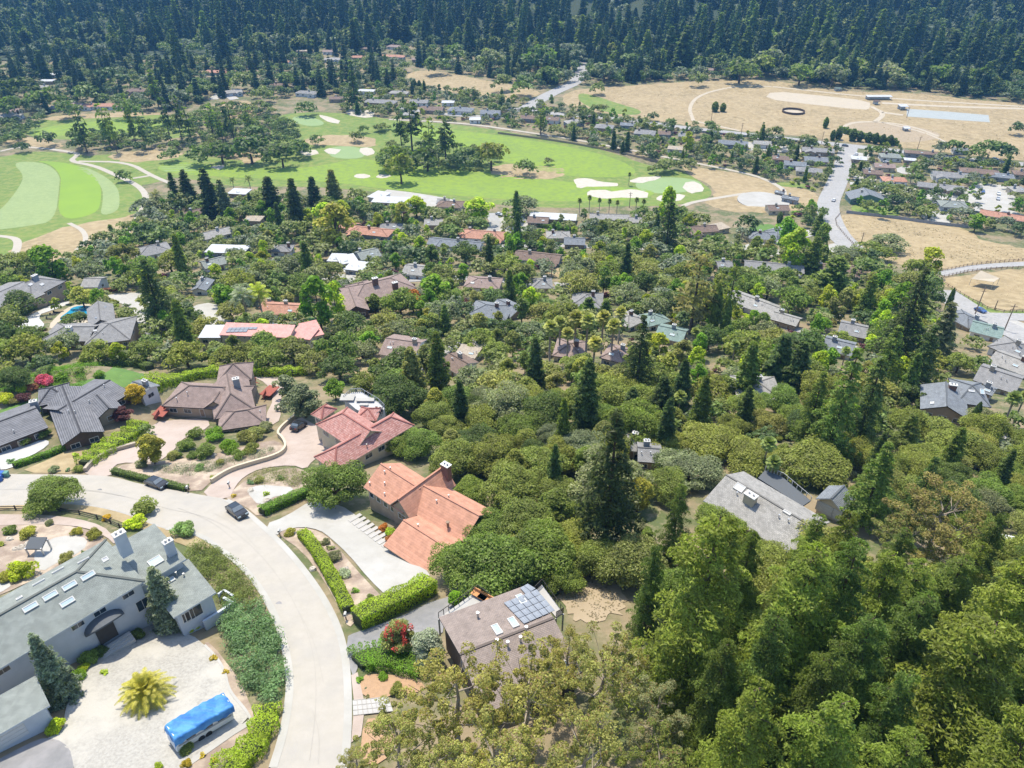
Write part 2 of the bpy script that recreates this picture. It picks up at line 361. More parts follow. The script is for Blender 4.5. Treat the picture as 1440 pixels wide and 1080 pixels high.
def broad(seed, lod):
    rg = np.random.default_rng(seed + 50); K = (44, 24, 12)[lod]; per = (300, 80, 26)[lod]; leaf = (.34, .6, 1.15)[lod]
    t = rg.uniform(0, 1, K); a = rg.uniform(0, 6.28, K); pr = np.sin(np.clip(t * .92 + .1, 0, 1) * math.pi) ** .6
    r = 2.7 * pr * rg.uniform(.45, 1, K)
    cen = np.c_[np.cos(a) * r, np.sin(a) * r, 2.4 + 6.2 * t]; rad = rg.uniform(.8, 1.35, K)
    p, n, s = clumps(rg, cen, rad, per, leaf, flat=1)
    limbs = [([(0, 0, -1), (.1, 0, 3), (0, .1, 6.5)], [.28, .2, .07])]
    for i in range((8, 4, 0)[lod]): c = cen[i]; limbs.append(([(0, 0, 2.0), (c[0] * .6, c[1] * .6, c[2] * .8), tuple(c)], [.13, .08, .03]))
    return p, n, s, limbs     # radius 3.7, height 9.8
def conif(seed, lod, H=20., Rr=4.2, lev=26, br=7, droop=.32, base=.1, pw=.75, leafs=(.34, .75, 1.5), dens=1., thick=.16, gap=.0, lmin=.62):
    rg = np.random.default_rng(seed + 90); f = (1, .55, .32)[lod]; leaf = leafs[lod]; lev = int(lev * (1, .75, .5)[lod]); per = int((75, 22, 9)[lod] * dens)
    P = []; NN = []; S = []; limbs = [([(0, 0, -1), (0, 0, H * .5), (0, 0, H * .97)], [H * .018, H * .011, .04])]
    for i in range(lev):
        t = (i + rg.uniform(0, .7)) / lev; z = H * (base + (1 - base) * t); rl = Rr * (1 - t) ** pw + .25
        k = max(3, int(br * (1 - t * .45)))
        for j in range(k):
            if rg.random() < gap: continue
            a = 6.283 * (j / k) + rg.uniform(-.4, .4) + i * 1.1; L = rl * rg.uniform(lmin, 1.12); n = int(per * (L / Rr + .25))
            s = rg.uniform(.12, 1, n) ** .75; w_ = thick * L * (1.1 - s) + .12
            x = s * L; y = rg.normal(size=n) * w_; zz = z + .12 * L * s - droop * L * s * s + rg.normal(size=n) * (.09 * L * (1.1 - s) + .05) - np.abs(y) * .25
            P.append(np.c_[x * math.cos(a) - y * math.sin(a), x * math.sin(a) + y * math.cos(a), zz])
            NN.append(np.c_[rg.normal(size=n) * .5 + .45 * math.cos(a), rg.normal(size=n) * .5 + .45 * math.sin(a), np.full(n, .75)]); S.append(leaf * rg.uniform(.6, 1.3, n))
            if lod == 0 and j % 3 == 0 and L > 1.2: limbs.append(([(0, 0, z), (L * .6 * math.cos(a), L * .6 * math.sin(a), z + .0)], [.06, .02]))
    return np.vstack(P), np.vstack(NN), np.concatenate(S), limbs
def redwood(seed, lod):
    if lod == 2: return conif(seed, 2, 24., 5.0, 30, 9, .30, .03, .8, (1, 1, 1.25), 3.2, .2, 0, .72)
    return conif(seed, lod, 24., 5.0, 22, 8, .42, .04, .4, (.21, .55, 2.1), (4.2, 2.4, 1.7)[lod], .26, .06, .36)
def fir(seed, lod): return conif(seed + 7, lod, 22., 4.6, 21, 8, .30, .12, .8, (.36, .75, 1.6), 1., .15, .08)
def pine(seed, lod): return conif(seed + 17, lod, 17., 3.4, 14, 6, .12, .28, .35, (.36, .75, 1.6), .8, .22, .22)
def darkconif(seed, lod): return conif(seed + 27, lod, 16., 3.0, 26, 9, .1, .04, .6, (.34, .7, 1.5), 1.1, .22)
def spruce(seed, lod): return conif(seed + 37, lod, 12., 2.6, 28, 9, .16, .03, .8, (.26, .5, 1), 1., .17)
def cypress(seed, lod):
    rg = np.random.default_rng(seed + 130); N = (9000, 2200, 500)[lod]; t = rg.uniform(0, 1, N); a = rg.uniform(0, 6.28, N)
    r = 1.5 * np.sin(np.clip(t * .95 + .06, 0, 1) * math.pi) ** .55 * (1 + .12 * np.sin(a * 5 + t * 30)) * rg.uniform(.8, 1.05, N)
    p = np.c_[np.cos(a) * r, np.sin(a) * r, .3 + 9.7 * t]; n = np.c_[np.cos(a), np.sin(a), np.full(N, .7)] + rg.normal(size=(N, 3)) * .4
    return p, n, (.3, .55, 1.1)[lod] * rg.uniform(.6, 1.3, N), [([(0, 0, -1), (0, 0, 8)], [.18, .05])]
def euc(seed, lod):
    rg = np.random.default_rng(seed + 170); K = (85, 40, 16)[lod]; per = (150, 60, 18)[lod]; leaf = (.21, .42, 1.1)[lod]
    cen = []; limbs = [([(0, 0, -1), (.4, .2, 6), (.2, -.3, 11), (.6, .2, 15.5)], [.42, .3, .2, .07])]
    nb = 13
    for i in range(nb):
        t = .3 + .68 * i / nb; a = i * 2.4 + rg.uniform(-.4, .4); L = (5.2 * (1 - t) ** .5 + 1.2) * rg.uniform(.7, 1.15); z = 16 * t
        e = np.array([math.cos(a) * L, math.sin(a) * L, z + L * .55]); st = np.array([.3, 0, z * .9]); mid = (st + e) / 2 + np.array([0, 0, -.4])
        limbs.append(([tuple(st), tuple(mid), tuple(e)], [.12, .07, .02]))
        for j in range(K // nb):
            q = st + (e - st) * rg.uniform(.45, 1.1) + rg.normal(size=3) * np.array([.9, .9, .8]); cen.append(q)
            if lod == 0 and j % 2: limbs.append(([tuple(mid), tuple(q)], [.05, .015]))
    cen = np.array(cen); p, n, s = clumps(rg, cen, rg.uniform(.4, .95, len(cen)), per, leaf, up=.5, flat=1)
    return p, n, s, limbs    # radius 5.5, height 18
def shrub(seed, lod):
    rg = np.random.default_rng(seed + 210); K = (16, 8, 4)[lod]; per = (200, 50, 14)[lod]
    d = sph(rg, K * 3); d = d[d[:, 2] > 0][:K]; cen = d * np.array([.75, .75, .55]) * rg.uniform(.3, 1, (len(d), 1)) + np.array([0, 0, .4])
    p, n, s = clumps(rg, cen, rg.uniform(.28, .5, len(cen)), per, (.13, .26, .55)[lod])
    p[:, 2] = np.maximum(p[:, 2], -.1)
    return p, n, s, [([(0, 0, -.3), (0, 0, .7)], [.06, .03])]   # radius 1.1, height 1.3
def fronds(rg, nf, L, up0, up1, leafn, lw, droop, top, seg=9, fw=.5):
    V = []
    for i in range(nf):
        t = i / nf; a = i * 2.4 + rg.uniform(-.2, .2); el = up0 + (up1 - up0) * t + rg.uniform(-.1, .1); Li = L * rg.uniform(.85, 1.1)
        pts = []
        for k in range(seg + 1):
            s = k / seg; h = Li * s * math.cos(el) * (1 - .12 * s); z = Li * s * math.sin(el) - droop * Li * s * s
            pts.append(np.array([math.cos(a) * h, math.sin(a) * h, top + z]))
        side = np.array([-math.sin(a), math.cos(a), 0])
        for k in range(leafn):
            s = .12 + .88 * k / leafn; q = s * seg; j = min(seg - 1, int(q)); fr = q - j; p = pts[j] * (1 - fr) + pts[j + 1] * fr; d = pts[j + 1] - pts[j]; d /= np.linalg.norm(d)
            ll = lw * (math.sin(math.pi * min(1, s * .85 + .12)) ** .7)
            for sg in (-1, 1):
                tip = p + side * sg * ll + d * ll * .55 + np.array([0, 0, -.18 * ll]); b = d * (fw * Li / leafn)
                V += [p - b, p + b, tip + b * .25, tip - b * .25]
        for k in range(seg):
            V += [pts[k] - side * .05, pts[k] + side * .05, pts[k + 1] + side * .03, pts[k + 1] - side * .03]
    return np.array(V)
def add_lib(kind, gen, nv, lods, bark, leafm='leaf', bare=False):
    for l in lods:
        for s in range(nv):
            p, n, sz, limbs = gen(s * 11 + 3, l)
            LIB[kind, l, s] = (leafmesh(kind + '_crown', p, n, sz * (1.3 if gen in (redwood, fir, pine, darkconif, spruce) else 1), M[leafm], seed=s, aspect=.36 if gen in (redwood, fir, pine, darkconif, spruce) else .62), trunkmesh(kind + '_trunk', limbs, M[bark]), (p, n, sz))
KH = dict(oak=(5.1, 7.2), broad=(3.7, 9.8), redwood=(5.2, 24), fir=(4.8, 22), pine=(3.6, 17), darkconif=(3.2, 16), spruce=(2.7, 12), cypress=(1.6, 10), euc=(5.6, 18), shrub=(1.15, 1.35), fanpalm=(1.7, 9), datepalm=(4.6, 4.2), featherpalm=(3.3, 8.5))
for k, g, nv, bk in (('oak', oak, 5, 'bark'), ('broad', broad, 3, 'bark'), ('redwood', redwood, 3, 'bark'), ('fir', fir, 2, 'bark'), ('pine', pine, 2, 'bark'), ('darkconif', darkconif, 2, 'bark'), ('shrub', shrub, 3, 'bark')):
    add_lib(k, g, nv, (0, 1, 2), bk)
add_lib('spruce', spruce, 1, (0, 1), 'bark'); add_lib('cypress', cypress, 1, (0, 1, 2), 'bark'); add_lib('euc', euc, 2, (0, 1), 'palebark', 'leafdry')
rgp = np.random.default_rng(5)
def palmlib(kind, V, limbs):
    me = rawquads(kind + '_crown', V, M['frond']); tm = trunkmesh(kind + '_trunk', limbs, M['palebark'])
    for l in (0, 1, 2): LIB[kind, l, 0] = (me, tm, None)
palmlib('fanpalm', fronds(rgp, 46, 1.7, -.9, 1.3, 7, .5, .3, 8.0, 4), [([(0, 0, -1), (.1, 0, 4), (0, 0, 8)], [.22, .18, .2])])
palmlib('featherpalm', fronds(rgp, 26, 3.4, -.3, 1.2, 20, .7, .45, 6.8, 7, .32), [([(0, 0, -1), (.2, 0, 3), (0, 0, 6.8)], [.25, .2, .2])])
palmlib('datepalm', fronds(rgp, 95, 4.5, -.35, 1.4, 34, .5, .5, 2.0, 9, .26), [([(0, 0, -.6), (0, 0, 1.2), (0, 0, 1.9)], [.55, .6, .4])])
NM = dict(oak=('oak_tree', 'oak', 'rounded oak'), broad=('broadleaf_tree', 'broadleaf tree', 'leafy tree'), redwood=('redwood_tree', 'redwood', 'redwood'), fir=('fir_tree', 'fir tree', 'fir'),
    pine=('pine_tree', 'pine', 'sparse pine'), darkconif=('conifer_tree', 'conifer', 'dense conifer'), spruce=('spruce_tree', 'spruce', 'spruce'), cypress=('cypress_tree', 'cypress', 'narrow cypress'),
    euc=('eucalyptus_tree', 'eucalyptus', 'airy eucalyptus'), shrub=('shrub', 'shrub', 'shrub'), fanpalm=('fan_palm', 'palm tree', 'fan palm'), datepalm=('date_palm', 'palm tree', 'date palm'), featherpalm=('feather_palm', 'palm tree', 'feathery palm'))
# greens (base colours)
G = dict(oak=(.20, .235, .06), olive=(.225, .245, .085), dark=(.095, .14, .045), vdark=(.07, .10, .034), mid=(.155, .215, .05), yel=(.30, .34, .03), bright=(.16, .29, .025), gg=(.20, .23, .14), blue=(.23, .29, .25),
    redw=(.165, .215, .038), redw2=(.105, .155, .035), far=(.075, .115, .05), euc=(.29, .29, .095), brown=(.23, .215, .085), red=(.30, .12, .075), pink=(.5, .12, .25), plum=(.13, .05, .06), palm=(.17, .22, .06), gold=(.48, .36, .035), lime=(.33, .42, .03), silver=(.33, .38, .33), jun=(.18, .28, .12), orange=(.4, .17, .04), pgold=(.29, .30, .06), fanp=(.27, .29, .08), dpalm=(.37, .34, .055))
CN = dict(oak='olive green', olive='dusty olive', dark='dark green', vdark='almost black-green', mid='mid green', yel='yellow-green', bright='bright green', gg='grey-green', blue='blue-green', redw='yellowish green', redw2='deep green',
    far='dark green', euc='olive-brown', brown='brownish', red='red-flowering', pink='pink-flowering', plum='plum-coloured', palm='green', gold='golden', lime='lime green', fanp='yellowish green', dpalm='golden-green', silver='silvery', jun='soft green', orange='rust-orange', pgold='yellow-green')
TREES = []    # dict(kind,x,y,scale (r,h), col, px, py)
def addtree(kind, x, y, rs, hs, col, label=None, z=None):
    z = Tf(x, y) if z is None else z
    px, py, zc = proj(x, y, z + KH[kind][1] * hs * .6)
    TREES.append(dict(k=kind, x=x, y=y, z=z, r=rs, h=hs, c=col, px=px, py=py, zc=zc, w=KH[kind][0] * rs * 2 * F / zc, label=label))
def tr(kind, cx, cy, wpx, col='oak', tall=1., label=None):
    """crown centre and width in the photo -> place on the ground"""
    kr, kh = KH[kind]; h = kh * .55; rs = 1
    for _ in range(4):
        p = W(cx, cy, h); zc = p.y * cp + (CAMZ - p.z) * sp; rs = wpx / 2 * zc / F / kr; h = kh * rs * tall * (.6 if kind != 'shrub' else .4)
    addtree(kind, p.x, p.y, rs, rs * tall, col, label)
def co(kind, bx, by, ty, wpx, col='dark', label=None):
    """base pixel, top pixel row, crown width in px"""
    p = W(bx, by); zc = p.y * cp + (CAMZ - p.z) * sp; kr, kh = KH[kind]
    lo, hi = 1., 60.
    for _ in range(30):
        m = (lo + hi) / 2
        if proj(p.x, p.y, p.z + m)[1] < ty: hi = m
        else: lo = m
    addtree(kind, p.x, p.y, wpx / 2 * zc / F / kr, lo / kh, col, label)
# ---------------------------------------------------------------- houses
KEEP = []      # (px, py, zc) roof points that stay in view
def wing(root, A, B, D, rise, kind='gable', roof='midgrey', wall='w_tan', ov=.5, zb=None, hip=(1, 1), trim='darktrim', wins=3, door=False, depth=None, ridgecap=True, garage=False, keep=True, wcol='glass'):
    """A,B near eave ends (world, same z); D far corner (world) or depth. returns frame"""
    A, B = Vector(A), Vector(B); z = A.z; u = (B - A); u.z = 0; L = u.length; u.normalize()
    v = Vector((-u.y, u.x, 0))
    if v.dot(Vector((A.x, A.y, 0))) < 0: v = -v
    d = depth if depth else abs((Vector(D) - A).dot(v))
    off = root.location; up = Vector((0, 0, 1))
    def P(a, b, h): return A + u * a + v * b + up * h - Vector((0, 0, 0))
    V = []; Fc = []; mi = []; UV = []
    th = .22
    def face(pts, m=0, ud=None):
        b = len(V); V.extend([tuple(p) for p in pts]); Fc.append(tuple(range(b, b + len(pts)))); mi.append(m)
        n = (pts[1] - pts[0]).cross(pts[2] - pts[0])
        if ud is None: ud = u
        n.normalize() if n.length > 1e-9 else None
        sd = n.cross(ud); sd = sd.normalized() if sd.length > 1e-6 else v
        for p in pts: UV.append(((p - A).dot(ud), (p - A).dot(sd)))
    faces = []
    if kind == 'flat': faces = [([P(0, 0, 0), P(L, 0, 0), P(L, d, rise), P(0, d, rise)], u)]
    elif kind in ('gable', 'hip'):
        h0 = h1 = 0
        if kind == 'hip': m = min(d / 2, L / 2 - .05); h0, h1 = m * hip[0], m * hip[1]
        a, b, c, e, r0, r1 = P(0, 0, 0), P(L, 0, 0), P(L, d, 0), P(0, d, 0), P(h0, d / 2, rise), P(L - h1, d / 2, rise)
        faces = [([a, b, r1, r0], u), ([c, e, r0, r1], u)]
        if h0 > .01: faces.append(([e, a, r0], v))
        if h1 > .01: faces.append(([b, c, r1], v))
        ridge = (r0, r1); hips = ([(a, r0), (e, r0)] if h0 > .01 else []) + ([(b, r1), (c, r1)] if h1 > .01 else [])
    else:
        h0 = min(L / 2, d / 2) * hip[0] if kind == 'hip_v' else 0
        a, b, c, e, r0, r1 = P(0, 0, 0), P(L, 0, 0), P(L, d, 0), P(0, d, 0), P(L / 2, h0, rise), P(L / 2, d, rise)
        faces = [([e, a, r0, r1], v), ([b, c, r1, r0], v)]
        if h0 > .01: faces.append(([a, b, r0], u))
        ridge = (r0, r1); hips = [(a, r0), (b, r0)] if h0 > .01 else []
    edges = {}
    for f, ud in faces:
        face(f, 0, ud); face([p - up * th for p in reversed(f)], 1, ud)
        n = len(f)
        for i in range(n):
            k = tuple(sorted((tuple(round(q, 3) for q in f[i]), tuple(round(q, 3) for q in f[(i + 1) % n])))); edges.setdefault(k, []).append((f[i], f[(i + 1) % n]))
    for e_ in edges.values():
        if len(e_) == 1: p, q = e_[0]; face([q, p, p - up * th, q - up * th], 1)
    ro = mk('roof', V, Fc, [M[roof], M[trim]], root, uv=UV, mi=mi, off=off)
    if kind != 'flat' and ridgecap:
        mb = MB()
        for p, q in [ridge] + hips:
            dd = (q - p)
            if dd.length < .3: continue
            dd.normalize(); sd = dd.cross(up).normalized(); mb.box((p + q) / 2 + up * .03, dd * ((q - p).length / 2), sd * .16, sd.cross(dd) * .06)
        if mb.v: mb.build('ridge_cap', [M[roof]], ro, off=off)
    zb = zb if zb is not None else min(Tf(*P(a_, b_, 0).xy) for a_, b_ in ((0, 0), (L, 0), (L, d), (0, d))) - .6
    wb = zb - z
    # walls
    V2 = []; F2 = []
    def wf(pts): b = len(V2); V2.extend([tuple(p) for p in pts]); F2.append(tuple(range(b, b + len(pts))))
    t = -.04
    wf([P(ov, ov, wb), P(L - ov, ov, wb), P(L - ov, ov, t)] + ([P(L / 2, ov, rise * (1 - 2 * ov / L) - .1)] if kind == 'gable_v' and rise > .5 else []) + [P(ov, ov, t)])
    wf([P(L - ov, d - ov, wb), P(ov, d - ov, wb), P(ov, d - ov, t + (rise * .9 if kind == 'flat' else 0)), *([P(L / 2, d - ov, rise * (1 - 2 * ov / L) - .1)] if kind in ('gable_v', 'hip_v') and rise > .5 else []), P(L - ov, d - ov, t + (rise * .9 if kind == 'flat' else 0))])
    for x, s in ((ov, 1), (L - ov, -1)):
        q = [P(x, d - ov, wb), P(x, ov, wb), P(x, ov, t)]
        if kind == 'gable' or (kind == 'hip' and hip[0 if s == 1 else 1] == 0): q.append(P(x, d / 2, rise * (1 - 2 * ov / d) - .1))
        q.append(P(x, d - ov, t + (rise * .9 if kind == 'flat' else 0))); wf(q if s == 1 else q[::-1])
    wo = mk('wall', V2, F2, M[wall], root, off=off)
    fr = dict(A=A, u=u, v=v, L=L, d=d, z=z, off=off, root=root, wall=wo, roof=ro, ov=ov, wb=wb, rise=rise, kind=kind, P=P)
    hw = min(1.2, -wb * .42)
    if wins:
        for i in range(wins):
            x = ov + (L - 2 * ov) * (i + .5) / wins
            if garage and i == wins - 1: continue
            window(fr, x, -1.35, min(1.7, L / wins * .5), 1.1, door=door and i == wins // 2)
    for s in (0, 1): window(fr, d * .5, -1.35, min(1.5, d * .3), 1.0, side=s + 1)
    if garage: window(fr, L - 3.6, -1.45, 4.6, 2.2, door='garage')
    if keep:
        for a_, b_ in ((0, 0), (L, 0), (L, d), (0, d), (L / 2, d / 2), (L / 2, 0), (L / 4, d / 2), (L * .75, d / 2)):
            p = P(a_, b_, 0); KEEP.append(proj(p.x, p.y, p.z))
        c4 = np.array([P(-1.5, -1.5, 0).xy, P(L + 1.5, -1.5, 0).xy, P(L + 1.5, d + 1.5, 0).xy, P(-1.5, d + 1.5, 0).xy]); CLEAR.append(c4)
    return fr
def window(fr, x, zc, w_, h_, side=0, door=False, mat='glass'):
    P, u, v, ov = fr['P'], fr['u'], fr['v'], fr['ov']; up = Vector((0, 0, 1))
    if side == 0: c, a, n = P(x, ov, zc), u, -v
    elif side == 1: c, a, n = P(ov, x, zc), v, -u
    else: c, a, n = P(fr['L'] - ov, x, zc), v, u
    mb = MB(); g = MB()
    if door == 'garage':
        for k in range(4): mb.box(c + n * .03 + up * ((k - 1.5) * h_ / 4), a * w_ / 2, n * .04, up * (h_ / 8 - .015))
        return mb.build('garage_door', [M['trim']], fr['root'], off=fr['off'])
    if door: h_ = 2.1; w_ = 1.0; c = c - up * .35
    for sx in (-1, 1): mb.box(c + a * (sx * w_ / 2), a * .05, n * .05, up * (h_ / 2 + .05))
    for sz in (-1, 1): mb.box(c + up * (sz * h_ / 2), a * (w_ / 2 - .05), n * .05, up * .05)
    if not door and w_ > 1: mb.box(c, a * .025, n * .045, up * (h_ / 2 - .05))
    o = mb.build('door' if door else 'window', [M['trim']], fr['root'], off=fr['off'])
    g.box(c, a * (w_ / 2), n * .03, up * (h_ / 2)); g.build('door_leaf' if door else 'pane', [M['wood' if door else mat]], o, off=fr['off'])
    return o
def roofz(fr, p):
    """height of the roof surface above a world xy"""
    q = Vector((p.x, p.y, 0)) - Vector((fr['A'].x, fr['A'].y, 0)); a, b = q.dot(fr['u']), q.dot(fr['v'])
    k = fr['kind']; 
    if k == 'flat': s = b / fr['d']
    elif k in ('gable', 'hip'): s = 1 - abs(b - fr['d'] / 2) / (fr['d'] / 2)
    else: s = 1 - abs(a - fr['L'] / 2) / (fr['L'] / 2)
    return fr['z'] + fr['rise'] * max(0, min(1, s))
def onroof(fr, px, py):
    z = fr['z'] + fr['rise'] * .5
    for _ in range(12): p = Pz(px, py, z); z = z * .4 + .6 * roofz(fr, p)
    return p
def chimney(fr, px, py, h=1.6, s=.6, mat='brick', top=None):
    """px,py: foot of the chimney in the photo"""
    p = onroof(fr, px, py) - fr['off']; mb = MB(); u, v = fr['u'], fr['v']; up = Vector((0, 0, 1))
    mb.box(p + up * (h / 2 - .6), u * s * 1.15, v * s * .75, up * (h / 2 + .6)); mb.box(p + up * (h + .06), u * s * 1.3, v * s * .9, up * .09, 1)
    o = mb.build('chimney', [M[mat], M[top or 'trim']], fr['root'])
    m2 = MB(); 
    for k in (-1, 1): m2 = MB(); m2.tube([p + u * (k * s * .5) + up * (h + .1), p + u * (k * s * .5) + up * (h + .5)], .17, 8); m2.build('flue', [M['metal']], o)
def vent(fr, px, py, h=.55, r=.09, mat='metal'):
    p = onroof(fr, px, py) - fr['off']; mb = MB(); mb.tube([p + Vector((0, 0, -.15)), p + Vector((0, 0, h))], r, 8); mb.tube([p + Vector((0, 0, h)), p + Vector((0, 0, h + .1))], r * 1.6, 8)
    mb.build('roof_vent', [M[mat]], fr['root'])
def skylight(fr, px, py, a=1.3, b=.7, mat='skyglass', name='skylight'):
    p = onroof(fr, px, py); u = fr['u']; k = fr['kind']; e = .2
    sl = fr['v'] if k in ('gable', 'hip', 'flat') else fr['u']; al = fr['u'] if sl is fr['v'] else fr['v']
    z0, z1 = roofz(fr, p - sl * e), roofz(fr, p + sl * e); s = (sl * (2 * e) + Vector((0, 0, z1 - z0))).normalized(); n = al.cross(s); n = n if n.z > 0 else -n
    p = p - fr['off']; mb = MB()
    for q in (-1, 1): mb.box(p + al * (q * a / 2) + n * .06, al * .06, s * (b / 2 + .06), n * .13); mb.box(p + s * (q * b / 2) + n * .06, al * (a / 2 - .06), s * .06, n * .13)
    o = mb.build(name, [M['trim']], fr['root']); g = MB(); g.box(p + n * .05, al * (a / 2 - .05), s * (b / 2 - .05), n * .09); g.build('pane', [M[mat]], o)
def house(anchor, h, label, name='house', cat='house'):
    g = W(*anchor); r = empty(name, g, label, cat); ze = g.z + h
    LAND.append((label, anchor)); return r, ze
LAND = []
ROOFW = dict(midgrey='grey-roofed', slate='slate-roofed', brownroof='brown-roofed', brownpink='pinkish-brown-roofed', clay='faded clay-roofed', white='white flat-roofed', tan='tan-roofed', greyroof='light-grey-roofed', bluegrey='blue-grey-roofed', greenroof='grey-green-roofed', salmon='salmon-roofed', solarroof='taupe-roofed', dgrey='dark-grey-roofed')
AUTOH = []
rnd = random.Random(4)
def gh(cx, cy, wpx, ang=0, dep=9.5, roof='midgrey', wall=None, h=2.9, rise=None, kind='gable', ell=None, label=None):
    g = W(cx, cy, h); z0 = Tf(g.x, g.y); ze = z0 + h; ca, sa = math.cos(R(ang)), math.sin(R(ang))
    a = Pz(cx - wpx / 2 * ca, cy - wpx / 2 * sa, ze); b = Pz(cx + wpx / 2 * ca, cy + wpx / 2 * sa, ze)
    u = (b - a).normalized(); v = Vector((-u.y, u.x, 0)); v = v if v.y > 0 else -v
    L = (b - a).length
    if L > 34: m = (a + b) / 2; a, b = m - u * 17, m + u * 17; L = 34
    dep = min(dep, L * .9 + 2); a -= v * dep * .5; b -= v * dep * .5
    r = empty('house', Vector((g.x, g.y, z0))); roof_ = roof
    wall = wall or rnd.choice(['w_tan', 'w_white', 'w_grey', 'w_cream', 'w_white'])
    if rise is None: rise = .1 if kind == 'flat' else dep * .17
    if kind == 'gable' and rnd.random() < .4: kind = 'hip'
    fr = wing(r, a, b, None, rise, kind, roof, wall, depth=dep, wins=max(2, int(L / 4.5)), door=True, trim=rnd.choice(['trim', 'darktrim']), ridgecap=g.y < 420)
    if (ell if ell is not None else (L > 15 and rnd.random() < .6)) and kind != 'flat':
        s = rnd.choice([.08, .62]); A2 = a + u * (L * s) - v * (dep * .32); B2 = A2 + u * min(7.5, L * .35)
        wing(r, A2, B2, None, rise * .75, 'gable_v', roof, wall, depth=dep * .8, wins=1, garage=False, trim='trim', ridgecap=g.y < 420, keep=False)
    q = a + u * L * rnd.uniform(.2, .8) + v * dep * rnd.uniform(.55, .7); s = proj(q.x, q.y, ze + rise * .6)
    if kind != 'flat': chimney(fr, s[0], s[1], 1.3, .5, rnd.choice(['brick', 'stone', 'w_grey']))
    for _ in range(2):
        q = a + u * L * rnd.uniform(.1, .9) + v * dep * rnd.uniform(.2, .4); s = proj(q.x, q.y, ze + rise * .6); vent(fr, s[0], s[1])
    if g.y < 620 and rnd.random() < .6:
        q = a + u * L * rnd.uniform(.2, .8) + v * dep * .25; s = proj(q.x, q.y, ze + rise * .4); skylight(fr, s[0], s[1])
    AUTOH.append((r, roof_, cx, cy, wpx, kind, label))
    return r
# ---- blue-grey courtyard house
rt, z = house((120, 920), 6.5, 'large pale blue two-storey house with long blue-grey hipped roof beside the white gravel court', 'courtyard_house')
f1 = wing(rt, Pz(-75, 986, z), Pz(204, 817, z), Pz(152, 757, z), 2.3, 'hip', 'bluegrey', 'w_blue', hip=(0, 1), wins=0, trim='w_blue')
G1 = f1
for x, s in ((72, 862), (100, 845), (43, 877), (95, 866), (127, 823), (120, 800)): pass
for px, py in ((43, 854), (71, 838), (98, 824), (124, 810), (95, 847)): skylight(f1, px, py, 1.5, .6, 'skyglass')
for px, py in ((55, 820), (82, 803), (118, 789)): skylight(f1, px, py, 1.3, .25, 'skyglass')
for px, py in ((148, 787), (28, 842)): skylight(f1, px, py, .6, .5, 'white', 'roof_hatch')
chimney(f1, 175, 770, 2.5, .6, 'w_blue'); 
f2 = wing(rt, Pz(190, 829, z - .9), Pz(262, 786, z - .9), Pz(217, 745, z - .9), 1.0, 'flat', 'bluegrey', 'w_blue', wins=0, trim='w_blue')
skylight(f2, 219, 790, 1.6, 1.2); chimney(f2, 242, 779, 2.3, .5, 'w_blue')
f3 = wing(rt, Pz(244, 869, z - 2.8), Pz(304, 833, z - 2.8), Pz(262, 792, z - 2.8), .5, 'flat', 'bluegrey', 'w_blue', wins=0, trim='w_blue')
vent(f3, 249, 810, .7); vent(f3, 259, 810, .4); skylight(f3, 241, 816, .8, .6)
window(f3, f3['L'] - 3.2, -1.6, 2.2, 1.9); window(f3, 1.5, -1.6, 1.0, 1.6)
for x in (.16, .245, .40, .62, .74, .9):
    window(f1, f1['L'] * x, -1.0, 1.5, .8)
window(f1, f1['L'] * .95, -3.8, 1.6, 1.8)
# arched entry canopy and door
a0 = f1['P'](f1['L'] * .735, f1['ov'], -3.0) - rt.location; mb = MB(); n = -f1['v']; u = f1['u']; pts = []
for k in range(13):
    t = k / 12 * math.pi; pts.append((a0 - u * (math.cos(t) * 2.4) + Vector((0, 0, math.sin(t) * 1.6)), 1.1 * math.sin(t) + .15))
V = []; Fq = []
for p, o_ in pts: V += [p, p + n * o_ * 1.6, p + n * o_ * 1.6 - Vector((0, 0, .25)), p - Vector((0, 0, .25))]
for k in range(12):
    for j in range(4): a_, b_ = k * 4 + j, k * 4 + (j + 1) % 4; Fq.append((a_, b_, b_ + 4, a_ + 4))
mb.add(V, Fq); mb.build('entry_canopy', [M['slate']], rt)
mb = MB(); mb.box(a0 - u * .2 - Vector((0, 0, 1.4)) + n * .1, u * 1.1, n * .12, Vector((0, 0, 1.5))); mb.build('door', [M['darktrim']], rt)
mb = MB()
for k in range(3): mb.box(a0 - u * .2 + n * (1 + k * .45) - Vector((0, 0, 3.15 + k * .16)), u * 2.2, n * .24, Vector((0, 0, .3)))
mb.build('steps', [M['conc']], rt)
# low courtyard walls by the end wing
rt, z = house((40, 1045), 3.3, 'flat blue-grey roofed carport wing at the lower left corner beside the asphalt drive', 'carport', 'carport')
f4 = wing(rt, Pz(-75, 1076, z), Pz(70, 992, z), Pz(56, 950, z), .35, 'flat', 'bluegrey', 'w_blue', wins=0, trim='w_blue')
window(f4, f4['L'] - 5, -1.5, 4.5, 2.3, door='garage')
